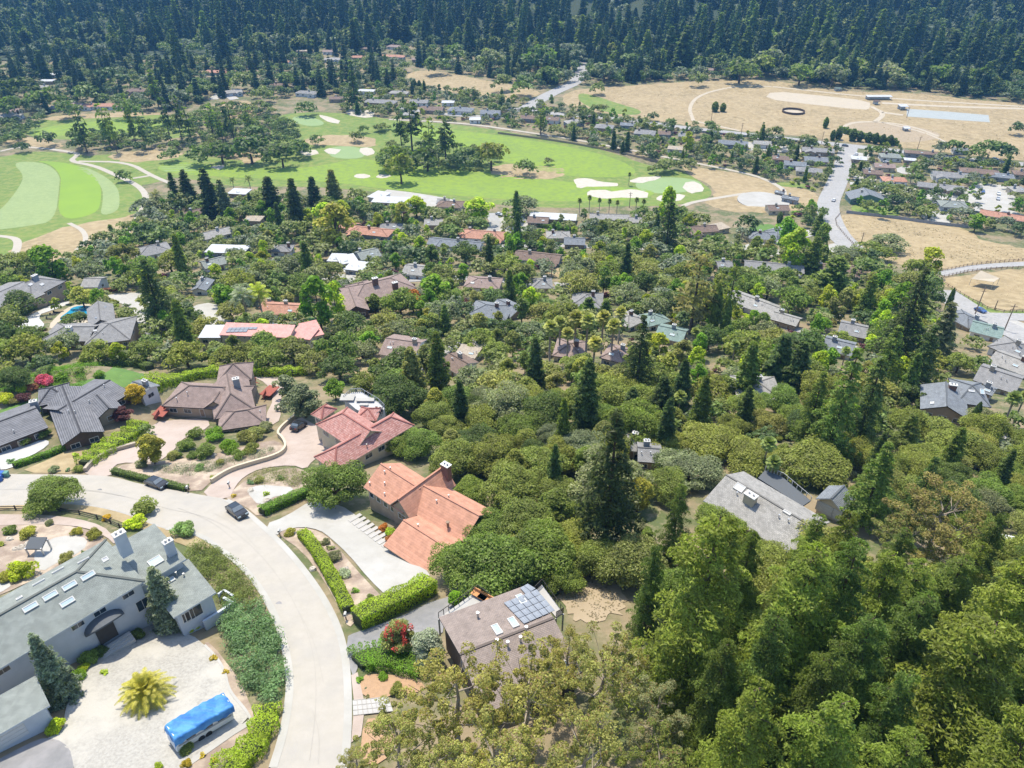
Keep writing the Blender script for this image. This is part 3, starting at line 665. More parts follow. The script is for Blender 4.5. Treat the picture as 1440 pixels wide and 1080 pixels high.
# ---- dark grey tiled house (left)
rt, z = house((76, 633), 2.1, 'dark grey tiled ranch house with crossing gables beside the yellow bush', 'house')
f = wing(rt, Pz(-60, 650, z), Pz(68, 601, z), None, 1.7, 'gable', 'dgrey', 'w_brown', depth=12.5, wins=5); vent(f, 20, 608); 
f = wing(rt, Pz(87, 627, z), Pz(147, 607, z), Pz(56, 562, z), 1.7, 'gable_v', 'dgrey', 'w_brown', wins=2); vent(f, 97, 580); vent(f, 106, 581)
f = wing(rt, Pz(112, 596, z - .2), Pz(184, 552, z - .2), None, 1.6, 'gable', 'dgrey', 'w_brown', depth=12, wins=3); vent(f, 147, 544); vent(f, 126, 566)
f = wing(rt, Pz(137, 589, z), Pz(174, 574, z), None, 1.4, 'gable_v', 'dgrey', 'w_tan', depth=7, wins=1)
f = wing(rt, Pz(52, 572, z), Pz(97, 562, z), None, 1.8, 'hip', 'dgrey', 'w_tan', depth=7.5, wins=0); chimney(f, 50, 573, 1.6, .6, 'w_grey')
# ---- brown hip-roof house
rt, z = house((290, 590), 3.0, 'pinkish-brown shingled hip-roofed house with a red deck behind the paved forecourt', 'house')
f = wing(rt, Pz(227, 571, z), Pz(335, 577, z), Pz(256, 537, z), 2.6, 'hip', 'brownpink', 'w_tan', wins=5, door=True); vent(f, 249, 563, .7); vent(f, 264, 555, .7)
f = wing(rt, Pz(301, 590, z + .05), Pz(360, 577, z + .05), Pz(322, 539, z + .05), 2.9, 'hip_v', 'brownpink', 'w_tan', wins=0); chimney(f, 334, 544, 2.2, .6, 'w_grey')
f = wing(rt, Pz(306, 606, z - .15), Pz(374, 596, z - .15), Pz(320, 577, z - .15), 1.9, 'hip', 'brownpink', 'w_tan', wins=4); vent(f, 366, 580, .5)
f = wing(rt, Pz(304, 540, z), Pz(354, 534, z), None, 2.6, 'hip', 'brownpink', 'w_tan', depth=8, wins=0)
f = wing(rt, Pz(286, 574, z + .1), Pz(319, 575, z + .1), None, 1.9, 'gable_v', 'brownpink', 'w_tan', depth=5.5, wins=1)
for q in (((372, 556), (386, 543)), ((221, 585), (234, 572)), ((348, 534), (358, 538))):
    mb = MB(); a = W(*q[0], 1.2) - rt.location; b = W(*q[1], 1.2) - rt.location; mb.box((a + b) / 2, (b - a) / 2, Vector((1.4, -.4, 0)), (0, 0, .09)); 
    for s_ in (a, b): mb.box(s_ + Vector((0, 0, .3)), (.06, 0, 0), (0, 1.3, 0), (0, 0, .5))
    mb.build('deck', [M['redwooddeck']], rt)
# ---- pink tiled villa
rt, z = house((500, 652), 3.2, 'cream villa with mottled pink tiled hip roofs and a white roof terrace', 'villa')
f = wing(rt, Pz(470, 664, z), Pz(583, 598, z), Pz(437, 645, z), 2.3, 'hip', 'pinktile', 'w_cream', wins=6, trim='w_cream'); vent(f, 516, 628)
f = wing(rt, Pz(444, 597, z + .5), Pz(500, 634, z + .5), Pz(478, 566, z + .5), 2.6, 'hip', 'pinktile', 'w_cream', wins=3, trim='w_cream', hip=(1, 0))
f = wing(rt, Pz(437, 583, z + .6), Pz(452, 590, z + .6), None, 1.4, 'hip', 'pinktile', 'w_cream', depth=4.5, wins=1, trim='w_cream')
f = wing(rt, Pz(462, 603, z - .1), Pz(479, 613, z - .1), None, 1.3, 'gable_v', 'pinktile', 'w_cream', depth=5, wins=1, door=True, trim='w_cream')
f = wing(rt, Pz(499, 590, z + .1), Pz(529, 592, z + .1), None, 1.4, 'hip', 'pinktile', 'w_cream', depth=4.5, wins=1, trim='w_cream')
mb = MB(); q = [Pz(*p_, z - .6) - rt.location for p_ in ((484, 561), (494, 552), (508, 551), (533, 566), (541, 574), (528, 590), (500, 575))]
nq = len(q); mb.add([p for p in q] + [p - Vector((0, 0, 3)) for p in q], [tuple(range(nq))[::-1]] + [(i, (i + 1) % nq, nq + (i + 1) % nq, nq + i) for i in range(nq)]); mb.build('terrace', [M['whiteconc']], rt)
mb = MB()
for i in range(5):
    a, b = q[i], q[i + 1]; mb.box((a + b) / 2 + Vector((0, 0, .95)), (b - a) / 2, (0, .05, 0), (0, 0, .05))
    for k in range(5): mb.box(a.lerp(b, k / 5) + Vector((0, 0, .45)), (.06, 0, 0), (0, .06, 0), (0, 0, .5))
mb.build('railing', [M['w_grey']], rt)
# ---- orange tiled house
rt, z = house((560, 745), 3.3, 'house with bright orange clay tile gables beside the concrete driveway', 'house')
f = wing(rt, Pz(511, 685, z), Pz(566, 722, z), Pz(555, 646, z), 2.5, 'gable', 'orangetile', 'w_tan', wins=5, trim='w_tan', hip=(1, 0)); [vent(f, *q, .4) for q in ((520, 681), (541, 681), (541, 696), (549, 660), (541, 665))]
f = wing(rt, Pz(546, 711, z + .1), Pz(577, 731, z + .1), Pz(612, 665, z + .1), 2.9, 'gable_v', 'orangetile', 'w_tan', wins=1, trim='w_tan'); chimney(f, 628, 668, 2.2, .65, 'brick', 'metal')
f = wing(rt, Pz(568, 714, z + .1), Pz(652, 762, z + .1), Pz(640, 690, z + .1), 2.4, 'gable', 'orangetile', 'w_tan', wins=0, trim='w_tan'); vent(f, 614, 706, .4); vent(f, 631, 699, .4); vent(f, 630, 741, 1.0, .2, 'wood')
f = wing(rt, Pz(539, 767, z - .4), Pz(598, 807, z - .4), Pz(594, 720, z - .4), 2.0, 'gable', 'orangetile', 'w_tan', wins=1, garage=True, trim='w_tan'); vent(f, 588, 740, .4)
window(f, 3.2, -1.5, 3.0, 2.2, door='garage')
# ---- taupe house with solar panels
rt, z = house((650, 965), 4.2, 'taupe low-gabled house with blue solar panels and skylights in the lower centre', 'solar_house')
F0, F1 = Pz(617, 868, z), Pz(742, 822, z); uu = (F1 - F0).normalized(); vv = Vector((-uu.y, uu.x, 0)); Rg = Pz(660, 915, z + 1.5); dd = abs((Rg - F0).dot(vv)) * 2
f = wing(rt, F0 - vv * dd, F1 - vv * dd, None, 1.5, 'gable', 'solarroof', 'w_brown', wins=5, depth=dd)
for q in ((699, 886), (722, 876), (733, 843)): skylight(f, *q, .75, 1.7)
skylight(f, 792, 940, 1.4, 1.4)
for q in ((699, 906), (714, 909), (732, 902), (740, 888), (672, 868)): vent(f, *q, .8, .13)
Q = [onroof(f, *p_) for p_ in ((708, 849), (737, 879), (781, 860), (755, 830))]
def panelgrid(Q, nx, ny, skip=()):
    u_ = (Q[2] - Q[1]).normalized(); n = (Q[2] - Q[1]).cross(Q[0] - Q[1]).normalized(); n = n if n.z > 0 else -n
    for i in range(nx):
        for j in range(ny):
            if (i, j) in skip: continue
            def B_(a, b): return (Q[1] * (1 - a) + Q[2] * a) * (1 - b) + (Q[0] * (1 - a) + Q[3] * a) * b
            g = .04
            p = [B_((i + g) / nx, (j + g) / ny), B_((i + 1 - g) / nx, (j + g) / ny), B_((i + 1 - g) / nx, (j + 1 - g) / ny), B_((i + g) / nx, (j + 1 - g) / ny)]
            lo = [q - rt.location + n * .14 for q in p]; hi = [q - rt.location + n * .19 for q in p]
            V = lo + hi; uvs = []
            F_ = [(4, 5, 6, 7), (3, 2, 1, 0), (0, 1, 5, 4), (1, 2, 6, 5), (2, 3, 7, 6), (3, 0, 4, 7)]
            for ff in F_:
                for vi in ff: uvs.append({0: (0, 0), 1: (1, 0), 2: (1, 1.6), 3: (0, 1.6)}[vi % 4])
            mk('solar_panel', [tuple(q) for q in V], F_, M['panel'], rt, uv=uvs)
panelgrid(Q, 5, 4)
panelgrid([onroof(f, *p_) for p_ in ((731, 828), (740, 838), (754, 829), (742, 822))], 2, 1)
for pl, nm in ((((617, 869), (672, 830), (690, 843), (655, 870)), 'deck'), (((752, 832), (762, 822), (792, 862), (782, 868)), 'deck')):
    q = [Pz(*p_, z - 1.0) - rt.location for p_ in pl]; mb = MB(); mb.add(q + [p - Vector((0, 0, .25)) for p in q], [(3, 2, 1, 0), (4, 5, 6, 7)] + [(i, (i + 1) % 4, 4 + (i + 1) % 4, 4 + i) for i in range(4)])
    for p in q: mb.box(p - Vector((0, 0, 1.8)), (.1, 0, 0), (0, .1, 0), (0, 0, 1.6))
    o = mb.build('deck', [M['conc']], rt); mb = MB()
    for i in range(3 if pl[0][0] > 700 else 2):
        a, b = q[i], q[i + 1]; mb.box((a + b) / 2 + Vector((0, 0, 1)), (b - a) / 2, (0, .04, 0), (0, 0, .04)); nn = 8
        for k in range(nn + 1): mb.box(a.lerp(b, k / nn) + Vector((0, 0, .5)), (.04, 0, 0), (0, .04, 0), (0, 0, .5))
    mb.build('railing', [M['darktrim']], o)
for px, py in ((674, 838), (683, 843)):
    p = Pz(px, py, z - .8); mb = MB(); d_ = Vector((.9, -.6, 0)); e_ = Vector((.25, .35, 0)); mb.box((0, 0, .15), d_, e_, (0, 0, .06)); mb.box(tuple(e_ * .9 + Vector((0, 0, .4))), d_, e_ * .15, (0, 0, .25))
    tag(mb.build('bench', [M['orangewood']]), 'orange wooden bench on the deck of the solar-panelled house, ' + ('left one' if px < 680 else 'right one'), 'bench', 'benches on the deck').location = p
# ---- light grey house, right of centre
rt, z = house((1040, 745), 3.4, 'long light-grey shingled gable house with a brick chimney among the trees right of centre', 'house')
f = wing(rt, Pz(989, 704, z), Pz(1112, 783, z), Pz(1043, 661, z), 2.4, 'gable', 'greyroof', 'w_tan', wins=4, trim='trim')
chimney(f, 1054, 706, 1.5, .8, 'w_cream'); vent(f, 1036, 696); vent(f, 1095, 728); vent(f, 1108, 734); skylight(f, 1040, 686, 1.6, 1.2, 'white'); skylight(f, 1107, 721, 1.2, .4, 'white'); skylight(f, 1140, 739, .9, .6, 'white')
q = [Pz(*p_, z - 1.5) - rt.location for p_ in ((1066, 672), (1076, 661), (1101, 671), (1140, 704), (1128, 712))]
mb = MB(); mb.add(q + [p - Vector((0, 0, .3)) for p in q], [(4, 3, 2, 1, 0)] + [(i, (i + 1) % 5, 5 + (i + 1) % 5, 5 + i) for i in range(5)]); o = mb.build('terrace', [M['slate']], rt)
mb = MB()
for i in (1, 2):
    a, b = q[i], q[i + 1]; mb.box((a + b) / 2 + Vector((0, 0, .9)), (b - a) / 2, (0, .05, 0), (0, 0, .05))
    for k in range(7): mb.box(a.lerp(b, k / 6) + Vector((0, 0, .4)), (.05, 0, 0), (0, .05, 0), (0, 0, .5))
mb.build('railing', [M['trim']], o)
rt, z = house((1165, 730), 3.0, 'small slate-roofed garage with white double door beside the long light-grey house', 'garage', 'garage')
f = wing(rt, Pz(1147, 701, z), Pz(1185, 721, z), Pz(1166, 683, z), 1.6, 'gable_v', 'slate', 'w_cream', wins=0, trim='trim'); window(f, f['L'] * .36, -1.5, 3.0, 2.1, door='garage'); window(f, f['L'] * .8, -1.5, 1.6, 2.1, door='garage')
# ---- slate house near the right edge
rt, z = house((1330, 600), 3.0, 'dark slate gabled house near the right edge beside a narrow dark cypress', 'house')
f = wing(rt, Pz(1294, 575, z), Pz(1362, 590, z), Pz(1324, 547, z), 2.2, 'gable_v', 'slate', 'w_tan', wins=3); skylight(f, 1311, 567, .9, .7, 'white')
f = wing(rt, Pz(1346, 566, z + .1), Pz(1394, 573, z + .1), Pz(1357, 535, z + .1), 2.0, 'hip', 'slate', 'w_tan', wins=0); chimney(f, 1338, 548, 1.4, .7, 'brick'); skylight(f, 1366, 550, 1.2, .5, 'white'); skylight(f, 1381, 551, .8, 1.4)
# ---- pool house
rt, z = house((150, 490), 3.0, 'grey-roofed house wrapping round a blue swimming pool at left', 'house')
f = wing(rt, Pz(118, 486, z), Pz(183, 478, z), None, 2.3, 'hip', 'midgrey', 'w_tan', depth=15, wins=5); vent(f, 145, 470); vent(f, 128, 471); skylight(f, 134, 465, .9, .6, 'white')
f = wing(rt, Pz(124, 462, z), Pz(163, 454, z), Pz(150, 429, z), 2.0, 'gable_v', 'midgrey', 'w_tan', wins=3); Q = [onroof(f, *p_) for p_ in ((148, 431), (133, 448), (136, 449), (151, 431))]; panelgrid([Q[0], Q[1], Q[2], Q[3]], 1, 4)
f = wing(rt, Pz(54, 480, z), Pz(124, 480, z), None, 1.8, 'hip', 'midgrey', 'w_tan', depth=11, wins=4, hip=(1, 0)); chimney(f, 98, 464, 1.0, .7, 'w_white')
# ---- upper left grey house
rt, z = house((45, 440), 3.0, 'sprawling grey house with dark fascias above the curved hedge at the left edge', 'house')
f = wing(rt, Pz(-40, 460, z), Pz(64, 413, z), Pz(-80, 436, z), 2.6, 'gable', 'midgrey', 'w_tan', wins=6); vent(f, 12, 424)
f = wing(rt, Pz(44, 420, z), Pz(93, 395, z), Pz(30, 400, z), 3.0, 'hip', 'midgrey', 'w_tan', wins=3); skylight(f, 43, 400, 1.3, 1.0, 'white'); skylight(f, 59, 400, 1.3, 1.0, 'white'); chimney(f, 50, 392, 1.3, .8, 'w_grey')
rt, z = house((132, 410), 3.0, 'small light-grey gabled house with white end wall right of the magnolia', 'house')
f = wing(rt, Pz(112, 404, z), Pz(137, 404, z), None, 1.6, 'gable', 'greyroof', 'w_white', depth=9, wins=2, trim='trim')
# ---- salmon-roofed house with solar panels
rt, z = house((350, 488), 6.0, 'long cream house with salmon-pink metal roof and L-shaped solar array', 'house')
f = wing(rt, Pz(308, 471, z), Pz(407, 475, z), Pz(322, 457, z), .9, 'flat', 'salmon', 'w_cream', wins=0, trim='salmon', ov=.3)
for x in (.18, .27, .35, .42, .5): window(f, f['L'] * x, -.8, .5, .4)
for x in (.72, .82, .92): window(f, f['L'] * x, -2.2, .5, 2.0)
panelgrid([onroof(f, *p_) for p_ in ((322, 461), (317, 468), (359, 467), (363, 460))], 7, 2, {(5, 0), (6, 0)})
z -= .6
wing(rt, Pz(278, 475, z), Pz(310, 475, z), Pz(289, 458, z), .3, 'flat', 'white', 'w_cream', wins=2, trim='darktrim', ov=.3)
wing(rt, Pz(406, 474, z - .6), Pz(436, 478, z - .6), Pz(416, 459, z - .6), .5, 'flat', 'salmon', 'w_cream', wins=2, trim='salmon', ov=.3)
wing(rt, Pz(430, 476, z - .9), Pz(456, 470, z - .9), None, .4, 'flat', 'salmon', 'w_cream', wins=2, trim='salmon', ov=.3, depth=9)
# ---- brown house with two chimneys
rt, z = house((520, 445), 3.4, 'big brown-roofed house with two brick chimneys left of centre', 'house')
f = wing(rt, Pz(497, 428, z), Pz(586, 405, z), None, 2.8, 'hip', 'brownpink', 'w_brown', depth=14, wins=5); chimney(f, 528, 400, 2.4, .8); chimney(f, 556, 406, 2.4, .8)
f = wing(rt, Pz(483, 442, z), Pz(520, 436, z), None, 2.2, 'gable_v', 'brownpink', 'w_brown', depth=15, wins=2)
f = wing(rt, Pz(497, 414, z), Pz(530, 405, z), None, 1.8, 'hip', 'brownpink', 'w_brown', depth=8, wins=2)
# ---- simple houses: cx, cy, width px, tilt, depth, roof, wall, kind
HS = '''68 104 26 0 8 white w_white|192 127 27 2 9 brownroof|305 101 36 3 9 clay|327 129 26 -6 10 greyroof w_blue|432 130 30 3 9 midgrey|427 71 20 0 8 tan|463 72 18 0 8 brownpink|467 83 24 0 9 greyroof w_blue|398 87 20 3 8 clay
390 119 18 2 8 brownroof|141 148 52 0 9 clay|80 151 15 0 8 greyroof|14 162 32 0 9 greyroof|110 147 18 0 8 brownpink|473 138 20 0 8 brownroof|517 68 20 0 8 brownroof|555 65 20 3 9 brownpink|552 79 34 2 9 clay w_blue|588 83 18 0 8 brownpink
503 80 14 0 8 clay|535 143 44 3 11 midgrey|561 130 26 2 9 greyroof|590 143 26 2 10 midgrey|608 153 32 3 11 brownroof|576 160 20 0 8 greyroof|648 154 34 3 12 slate|690 158 28 2 11 slate|668 167 16 0 8 white|743 165 20 4 9 brownroof|777 167 20 4 10 brownroof|807 171 24 -6 10 greyroof|850 178 26 4 11 midgrey
883 175 22 3 8 slate|907 186 30 4 11 midgrey|934 187 18 3 9 brownroof|955 93 20 0 9 clay|950 208 22 5 8 tan|962 190 16 4 8 midgrey|515 127 24 2 8 white|630 143 18 0 8 white|1050 83 18 0 9 clay|1003 98 16 0 8 brownpink|1198 60 14 0 9 clay|1237 60 18 0 8 brownpink|1290 70 11 0 8 clay
1368 83 30 3 9 tan|1392 90 18 0 8 brownpink|1031 201 42 4 10 slate|1072 201 26 3 9 greyroof|1150 211 46 4 9 midgrey|1147 224 34 3 10 slate|1118 230 32 5 9 slate|1138 239 38 5 9 midgrey|1098 222 24 4 9 brownroof|1252 219 30 3 10 bluegrey w_white|1243 233 30 3 9 brownpink
1227 242 28 4 9 brownroof|1257 252 36 3 9 clay|1300 215 56 4 7 brownroof|1335 246 50 5 11 midgrey|1322 262 66 6 9 midgrey|1378 241 58 5 10 brownroof|1410 247 34 6 9 slate|1434 243 20 5 11 brownroof|1280 224 18 4 6 white|1208 222 22 5 8 white|1432 266 22 0 10 greyroof|1350 210 22 3 7 slate
1340 287 40 4 11 bluegrey w_blue|1410 303 66 9 9 clay|1072 331 40 4 10 slate|1100 324 34 -16 9 slate|1093 292 30 0 9 brownroof|1112 278 24 10 6 slate|1097 270 14 10 5 slate|1088 375 84 5 9 midgrey|1180 379 60 4 11 brownroof|985 322 44 -4 9 brownroof|1012 318 16 30 8 tan|1018 372 22 0 9 midgrey|1062 427 74 20 10 greyroof
1106 448 38 16 7 greyroof|1200 463 40 12 10 midgrey|1180 486 44 14 9 slate|1156 377 20 0 8 brownroof|1357 448 42 28 9 slate|1388 463 46 14 9 greenroof|1425 489 52 22 11 midgrey|1424 510 56 20 10 greyroof|1405 532 62 18 12 midgrey|1390 548 20 20 7 slate
552 281 54 3 10 white w_white|533 274 18 -30 9 white|633 287 36 3 10 brownroof|623 283 18 0 8 midgrey|778 304 66 3 9 white w_tan|757 309 30 3 9 brownroof|857 305 56 2 9 greyroof|893 309 18 0 9 greyroof|521 325 60 6 10 clay|492 317 20 10 9 clay|610 312 26 0 9 greyroof|552 318 34 0 8 midgrey|680 330 62 4 11 clay|655 326 22 0 8 clay
641 342 74 6 9 slate|808 339 30 2 9 slate w_tan|785 330 34 0 9 greyroof|757 361 64 6 10 brownroof|517 357 30 -12 10 bluegrey w_blue|506 374 34 6 9 white|488 364 26 -10 9 white|680 397 50 4 10 brownpink|585 379 30 6 10 greyroof|690 436 56 8 11 slate|715 433 34 24 9 slate|826 421 44 4 12 midgrey|918 448 34 -14 8 greenroof|884 449 28 -24 8 greyroof
945 468 40 12 9 greenroof|568 487 50 8 12 brownpink|645 510 30 30 8 brownroof|802 490 44 6 11 brownpink|868 497 36 14 10 brownpink|762 398 30 0 9 midgrey|337 269 26 3 9 white|277 298 40 -14 9 brownroof|357 307 24 2 7 tan|303 328 42 -14 10 greyroof w_white|214 351 50 -12 12 midgrey w_white|320 350 56 2 9 white|397 349 30 0 8 midgrey|300 369 34 -14 9 bluegrey|474 362 22 2 9 white
285 401 20 -50 6 slate|397 434 52 3 9 clay|375 428 16 0 8 clay|660 492 30 10 9 tan|913 636 34 4 9 midgrey|888 622 24 14 7 midgrey|1064 546 64 2 11 greyroof|200 545 26 20 5 slate|1293 62 12 0 7 tan|1338 72 16 0 8 brownpink|20 155 18 0 8 brownpink|60 122 16 0 8 greyroof|66 113 20 0 8 white'''
for ln in HS.replace('\n', '|').split('|'):
    q = ln.split(); rf = q[5]
    gh(float(q[0]), float(q[1]), float(q[2]), float(q[3]), float(q[4]), rf, q[6] if len(q) > 6 else None, kind='flat' if rf in ('white', 'tan') else 'gable')
gh(1217, 276, 50, 2, 12, 'slate', 'w_green', h=3.4, rise=3.2, kind='gable_v', ell=False, label='green-walled barn-like house with broad slate gable beside the main road')
# ---------------------------------------------------------------- ground and its markings
xs = np.concatenate([np.arange(-3200, -520, 40), np.arange(-520, -250, 5), np.arange(-250, 300, 2.5), np.arange(300, 520, 5), np.arange(520, 3240, 40)]); ys = np.concatenate([np.arange(-80, 260, 2.5), np.arange(260, 640, 4), np.arange(640, 1000, 8), np.arange(1000, 4000, 24)])
X, Y = np.meshgrid(xs, ys); Z = T(X, Y); nx, ny = len(xs), len(ys)
i = np.arange(nx * ny).reshape(ny, nx); Fq = np.stack([i[:-1, :-1], i[:-1, 1:], i[1:, 1:], i[1:, :-1]], -1).reshape(-1, 4)
gm = bpy.data.meshes.new('ground'); gm.vertices.add(nx * ny); gm.vertices.foreach_set('co', np.stack([X, Y, Z], -1).astype(np.float32).ravel())
gm.loops.add(Fq.size); gm.loops.foreach_set('vertex_index', Fq.astype(np.int32).ravel()); gm.polygons.add(len(Fq)); gm.polygons.foreach_set('loop_start', (np.arange(len(Fq)) * 4).astype(np.int32))
try: gm.polygons.foreach_set('loop_total', np.full(len(Fq), 4, np.int32))
except Exception: pass
gm.update(calc_edges=True); gm.validate(); gm.materials.append(M['ground']); go = bpy.data.objects.new('ground', gm); C.objects.link(go); tag(go, kind='structure'); gm.polygons.foreach_set('use_smooth', [True] * len(gm.polygons))
M['joint'] = surf('joint_filler', (.33, .312, .283), (.31, .292, .265), 1.5)
def S(name, mat, layer, txt, smooth=2, **k):
    p = [tuple(float(c) for c in q.split(',')) for q in txt.split()]; return sheet(name, p, M[mat], layer, smooth, **k)
# golf course
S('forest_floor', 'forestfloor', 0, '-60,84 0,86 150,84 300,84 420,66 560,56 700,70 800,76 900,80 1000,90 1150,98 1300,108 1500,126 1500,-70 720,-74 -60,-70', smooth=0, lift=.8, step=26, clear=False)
S('golf_rough', 'rough', 0, '205,222 240,214 300,221 350,228 382,215 380,166 420,157 500,160 560,170 600,172 640,175 700,183 760,194 850,210 920,236 960,240 990,258 1005,272 985,284 930,290 870,290 800,293 720,290 600,277 520,269 440,262 330,263 290,256 262,251 235,249 210,240')
S('golf_rough', 'rough', 0, '12,178 60,168 150,163 200,161 232,160 260,172 280,190 240,196 150,195 70,197 30,188')
S('golf_rough', 'rough', 0, '-40,222 0,222 40,212 95,215 140,222 185,245 203,262 203,290 190,305 130,312 70,325 40,342 20,352 -40,346')
S('golf_rough', 'rough', 0, '-30,330 0,333 18,340 16,360 0,377 -30,380')
S('golf_rough', 'rough', 0, '110,222 150,216 205,222 240,249 225,256 190,262 150,243 112,232')
S('fairway', 'fairway', 1, '215,236 250,226 330,236 420,238 480,228 500,222 560,230 700,245 860,262 930,268 900,282 800,284 700,280 560,268 470,256 380,252 300,248 240,244', clear=False)
S('fairway', 'fairway', 1, '560,176 640,182 740,196 830,212 880,228 900,245 860,250 800,248 760,240 700,225 640,205 600,196 570,190', clear=False)
S('fairway', 'fairway', 1, '40,185 90,174 180,168 228,170 250,184 200,190 120,188 60,193', clear=False)
S('fairway_stripe', 'stripe', 1, '17,229 45,227 70,232 85,248 83,262 78,311 40,318 0,323 -30,324 -30,310 0,298 28,262 34,246', clear=False)
S('fairway_stripe', 'brightturf', 1, '47,226 88,228 120,236 141,256 143,280 136,302 80,311 85,262 86,247 72,231', clear=False)
S('fairway_stripe', 'stripe', 1, '103,236 118,234 145,246 165,262 169,280 166,298 140,304 145,284 144,262 124,244', clear=False)
S('putting_green', 'green', 1, '408,166 425,162 450,168 458,175 440,178 420,175', clear=False)
S('putting_green', 'green', 1, '462,207 495,205 515,212 512,222 485,224 462,220', clear=False)
S('putting_green', 'green', 1, '218,235 250,228 290,234 270,243 236,243', clear=False)
S('putting_green', 'green', 1, '888,256 930,248 978,252 992,262 960,272 905,272', clear=False)
for t in ('396,170 410,171 419,175 412,178 400,175', '447,161 462,164 476,169 478,175 466,173 452,166', '455,210 468,208 480,212 474,217 460,216', '296,235 313,232 318,236 303,239', '498,246 510,244 521,247 516,251 500,251', '528,246 548,245 550,249 532,251', '808,252 825,250 845,256 870,257 872,261 845,263 828,262 812,266 808,258', '822,269 848,266 862,270 880,266 900,268 916,272 905,280 880,277 850,281 830,276',
          '887,253 905,249 928,247 925,252 905,257 888,257', '962,258 975,254 988,262 984,271 972,272 960,266', '420,213 440,210 452,214 430,220', '500,210 520,206 528,216 516,220', '920,276 950,272 970,276 950,284 926,283', '480,156 510,153 530,160 520,166 498,164', '412,200 424,198 430,204 418,206'):
    S('sand_bunker', 'bsand', 2, t, smooth=1, clear=False, jag=1.1)
# dry areas
for mt, t in (('drygrass', '787,137 813,125 860,122 905,119 960,116 1030,112 1087,112 1193,130 1280,130 1360,140 1500,150 1500,228 1440,226 1347,217 1260,206 1173,198 1103,189 1040,184 960,176 880,163 840,160 800,150'),
              ('drygrass', '1180,300 1237,303 1293,313 1360,320 1377,337 1440,350 1480,356 1480,366 1440,368 1373,375 1323,380 1260,372 1207,352 1190,333 1176,312'), ('drygrass', '1320,394 1400,381 1440,378 1480,376 1480,436 1440,436 1400,437 1360,417 1330,402'),
              ('drygrass', '580,97 630,103 680,113 767,127 745,140 727,143 653,132 600,124 565,117'), ('drygrass', '300,148 340,140 367,146 372,160 340,168 300,166'), ('drygrass', '10,350 50,333 110,313 187,305 203,290 206,318 173,340 127,350 97,362 30,380 14,378'),
              ('drygrass', '150,217 200,211 245,213 262,218 232,226 190,228 160,226'), ('drygrass', '690,232 740,230 785,234 798,242 785,251 740,254 690,248'), ('drygrass', '430,193 470,189 530,193 530,208 480,205 430,205'), ('drygrass', '0,62 20,60 30,75 14,85 0,82'), ('drygrass', '0,200 40,205 80,210 90,203 60,196 20,190'),
              ('drygrass', '960,232 1010,240 1080,252 1120,262 1150,272 1160,290 1130,296 1060,300 1010,296 990,284 1008,272 990,256 966,243'), ('drygrass', '330,214 385,216 350,232 338,226'), ('drygrass', '60,165 120,160 180,158 230,158 232,162 150,165 70,170'), ('drygrass', '0,320 0,318 0,316')):
    if t.startswith('0,320'): continue
    S('dry_grass_field', mt, 1, t, jag=1.6)
S('turf_patch', 'rough', 2, '812,130 835,134 870,146 905,156 895,163 850,158 815,145', clear=False)
S('turf_patch', 'rough', 2, '1195,290 1215,286 1240,292 1268,298 1262,306 1230,302 1200,300', clear=False)
S('turf_patch', 'rough', 2, '1088,256 1130,258 1150,266 1120,264 1095,262', clear=False)
S('turf_patch', 'lawn', 2, '1050,318 1085,314 1092,322 1060,328', clear=False)
S('turf_patch', 'rough', 2, '1330,401 1362,418 1400,438 1440,437 1480,436 1480,441 1440,442 1398,444 1355,422', clear=False, smooth=1)
S('riding_arena', 'sand', 2, '1085,128 1150,134 1223,142 1224,152 1216,155 1140,147 1075,139', clear=False, smooth=1)
S('riding_arena', 'bluesand', 2, '1275,153 1332,157 1390,162 1392,172 1330,168 1275,164', smooth=0, clear=False)
S('dirt_patch', 'dirt', 2, '1185,175 1200,170 1240,171 1290,178 1330,190 1300,200 1240,200 1190,192', clear=False)
for pts, w_ in (([(1185, 190), (1184, 178), (1205, 171), (1250, 172), (1290, 180), (1320, 192)], 3), ([(975, 170), (968, 150), (985, 132), (1040, 120), (1085, 122)], 3), ([(975, 170), (1040, 184)], 3), ([(1225, 150), (1245, 160), (1230, 172)], 4), ([(1240, 145), (1330, 150), (1440, 153)], 6), ([(1240, 158), (1270, 162)], 5), ([(1087, 122), (1235, 138), (1440, 150)], 4), ([(1240, 172), (1300, 186), (1330, 200)], 2.5)):
    strip('dirt_track', pts, w_, M['sand'], 3, clear=False)
for pts, w_ in (([(72, 210), (107, 215), (110, 218), (97, 227), (133, 233), (160, 245), (187, 257), (202, 268), (207, 282), (198, 300), (182, 322), (170, 336)], 3.6), ([(110, 227), (180, 228), (213, 247), (240, 258)], 3.2), ([(187, 251), (212, 247)], 3), ([(-20, 331), (0, 332), (23, 335), (26, 345), (18, 363), (-5, 380)], 3.5),
                ([(547, 168), (653, 173), (747, 187), (813, 197), (897, 213), (960, 226), (1057, 245), (1087, 257), (1104, 268), (1100, 280)], 3.2), ([(960, 290), (975, 284), (1030, 275), (1050, 272)], 3.5), ([(97, 314), (118, 324), (122, 340), (108, 352)], 2.4), ([(0, 213), (30, 206), (72, 210)], 3)):
    strip('cart_path', pts, w_, M['path'], 3)
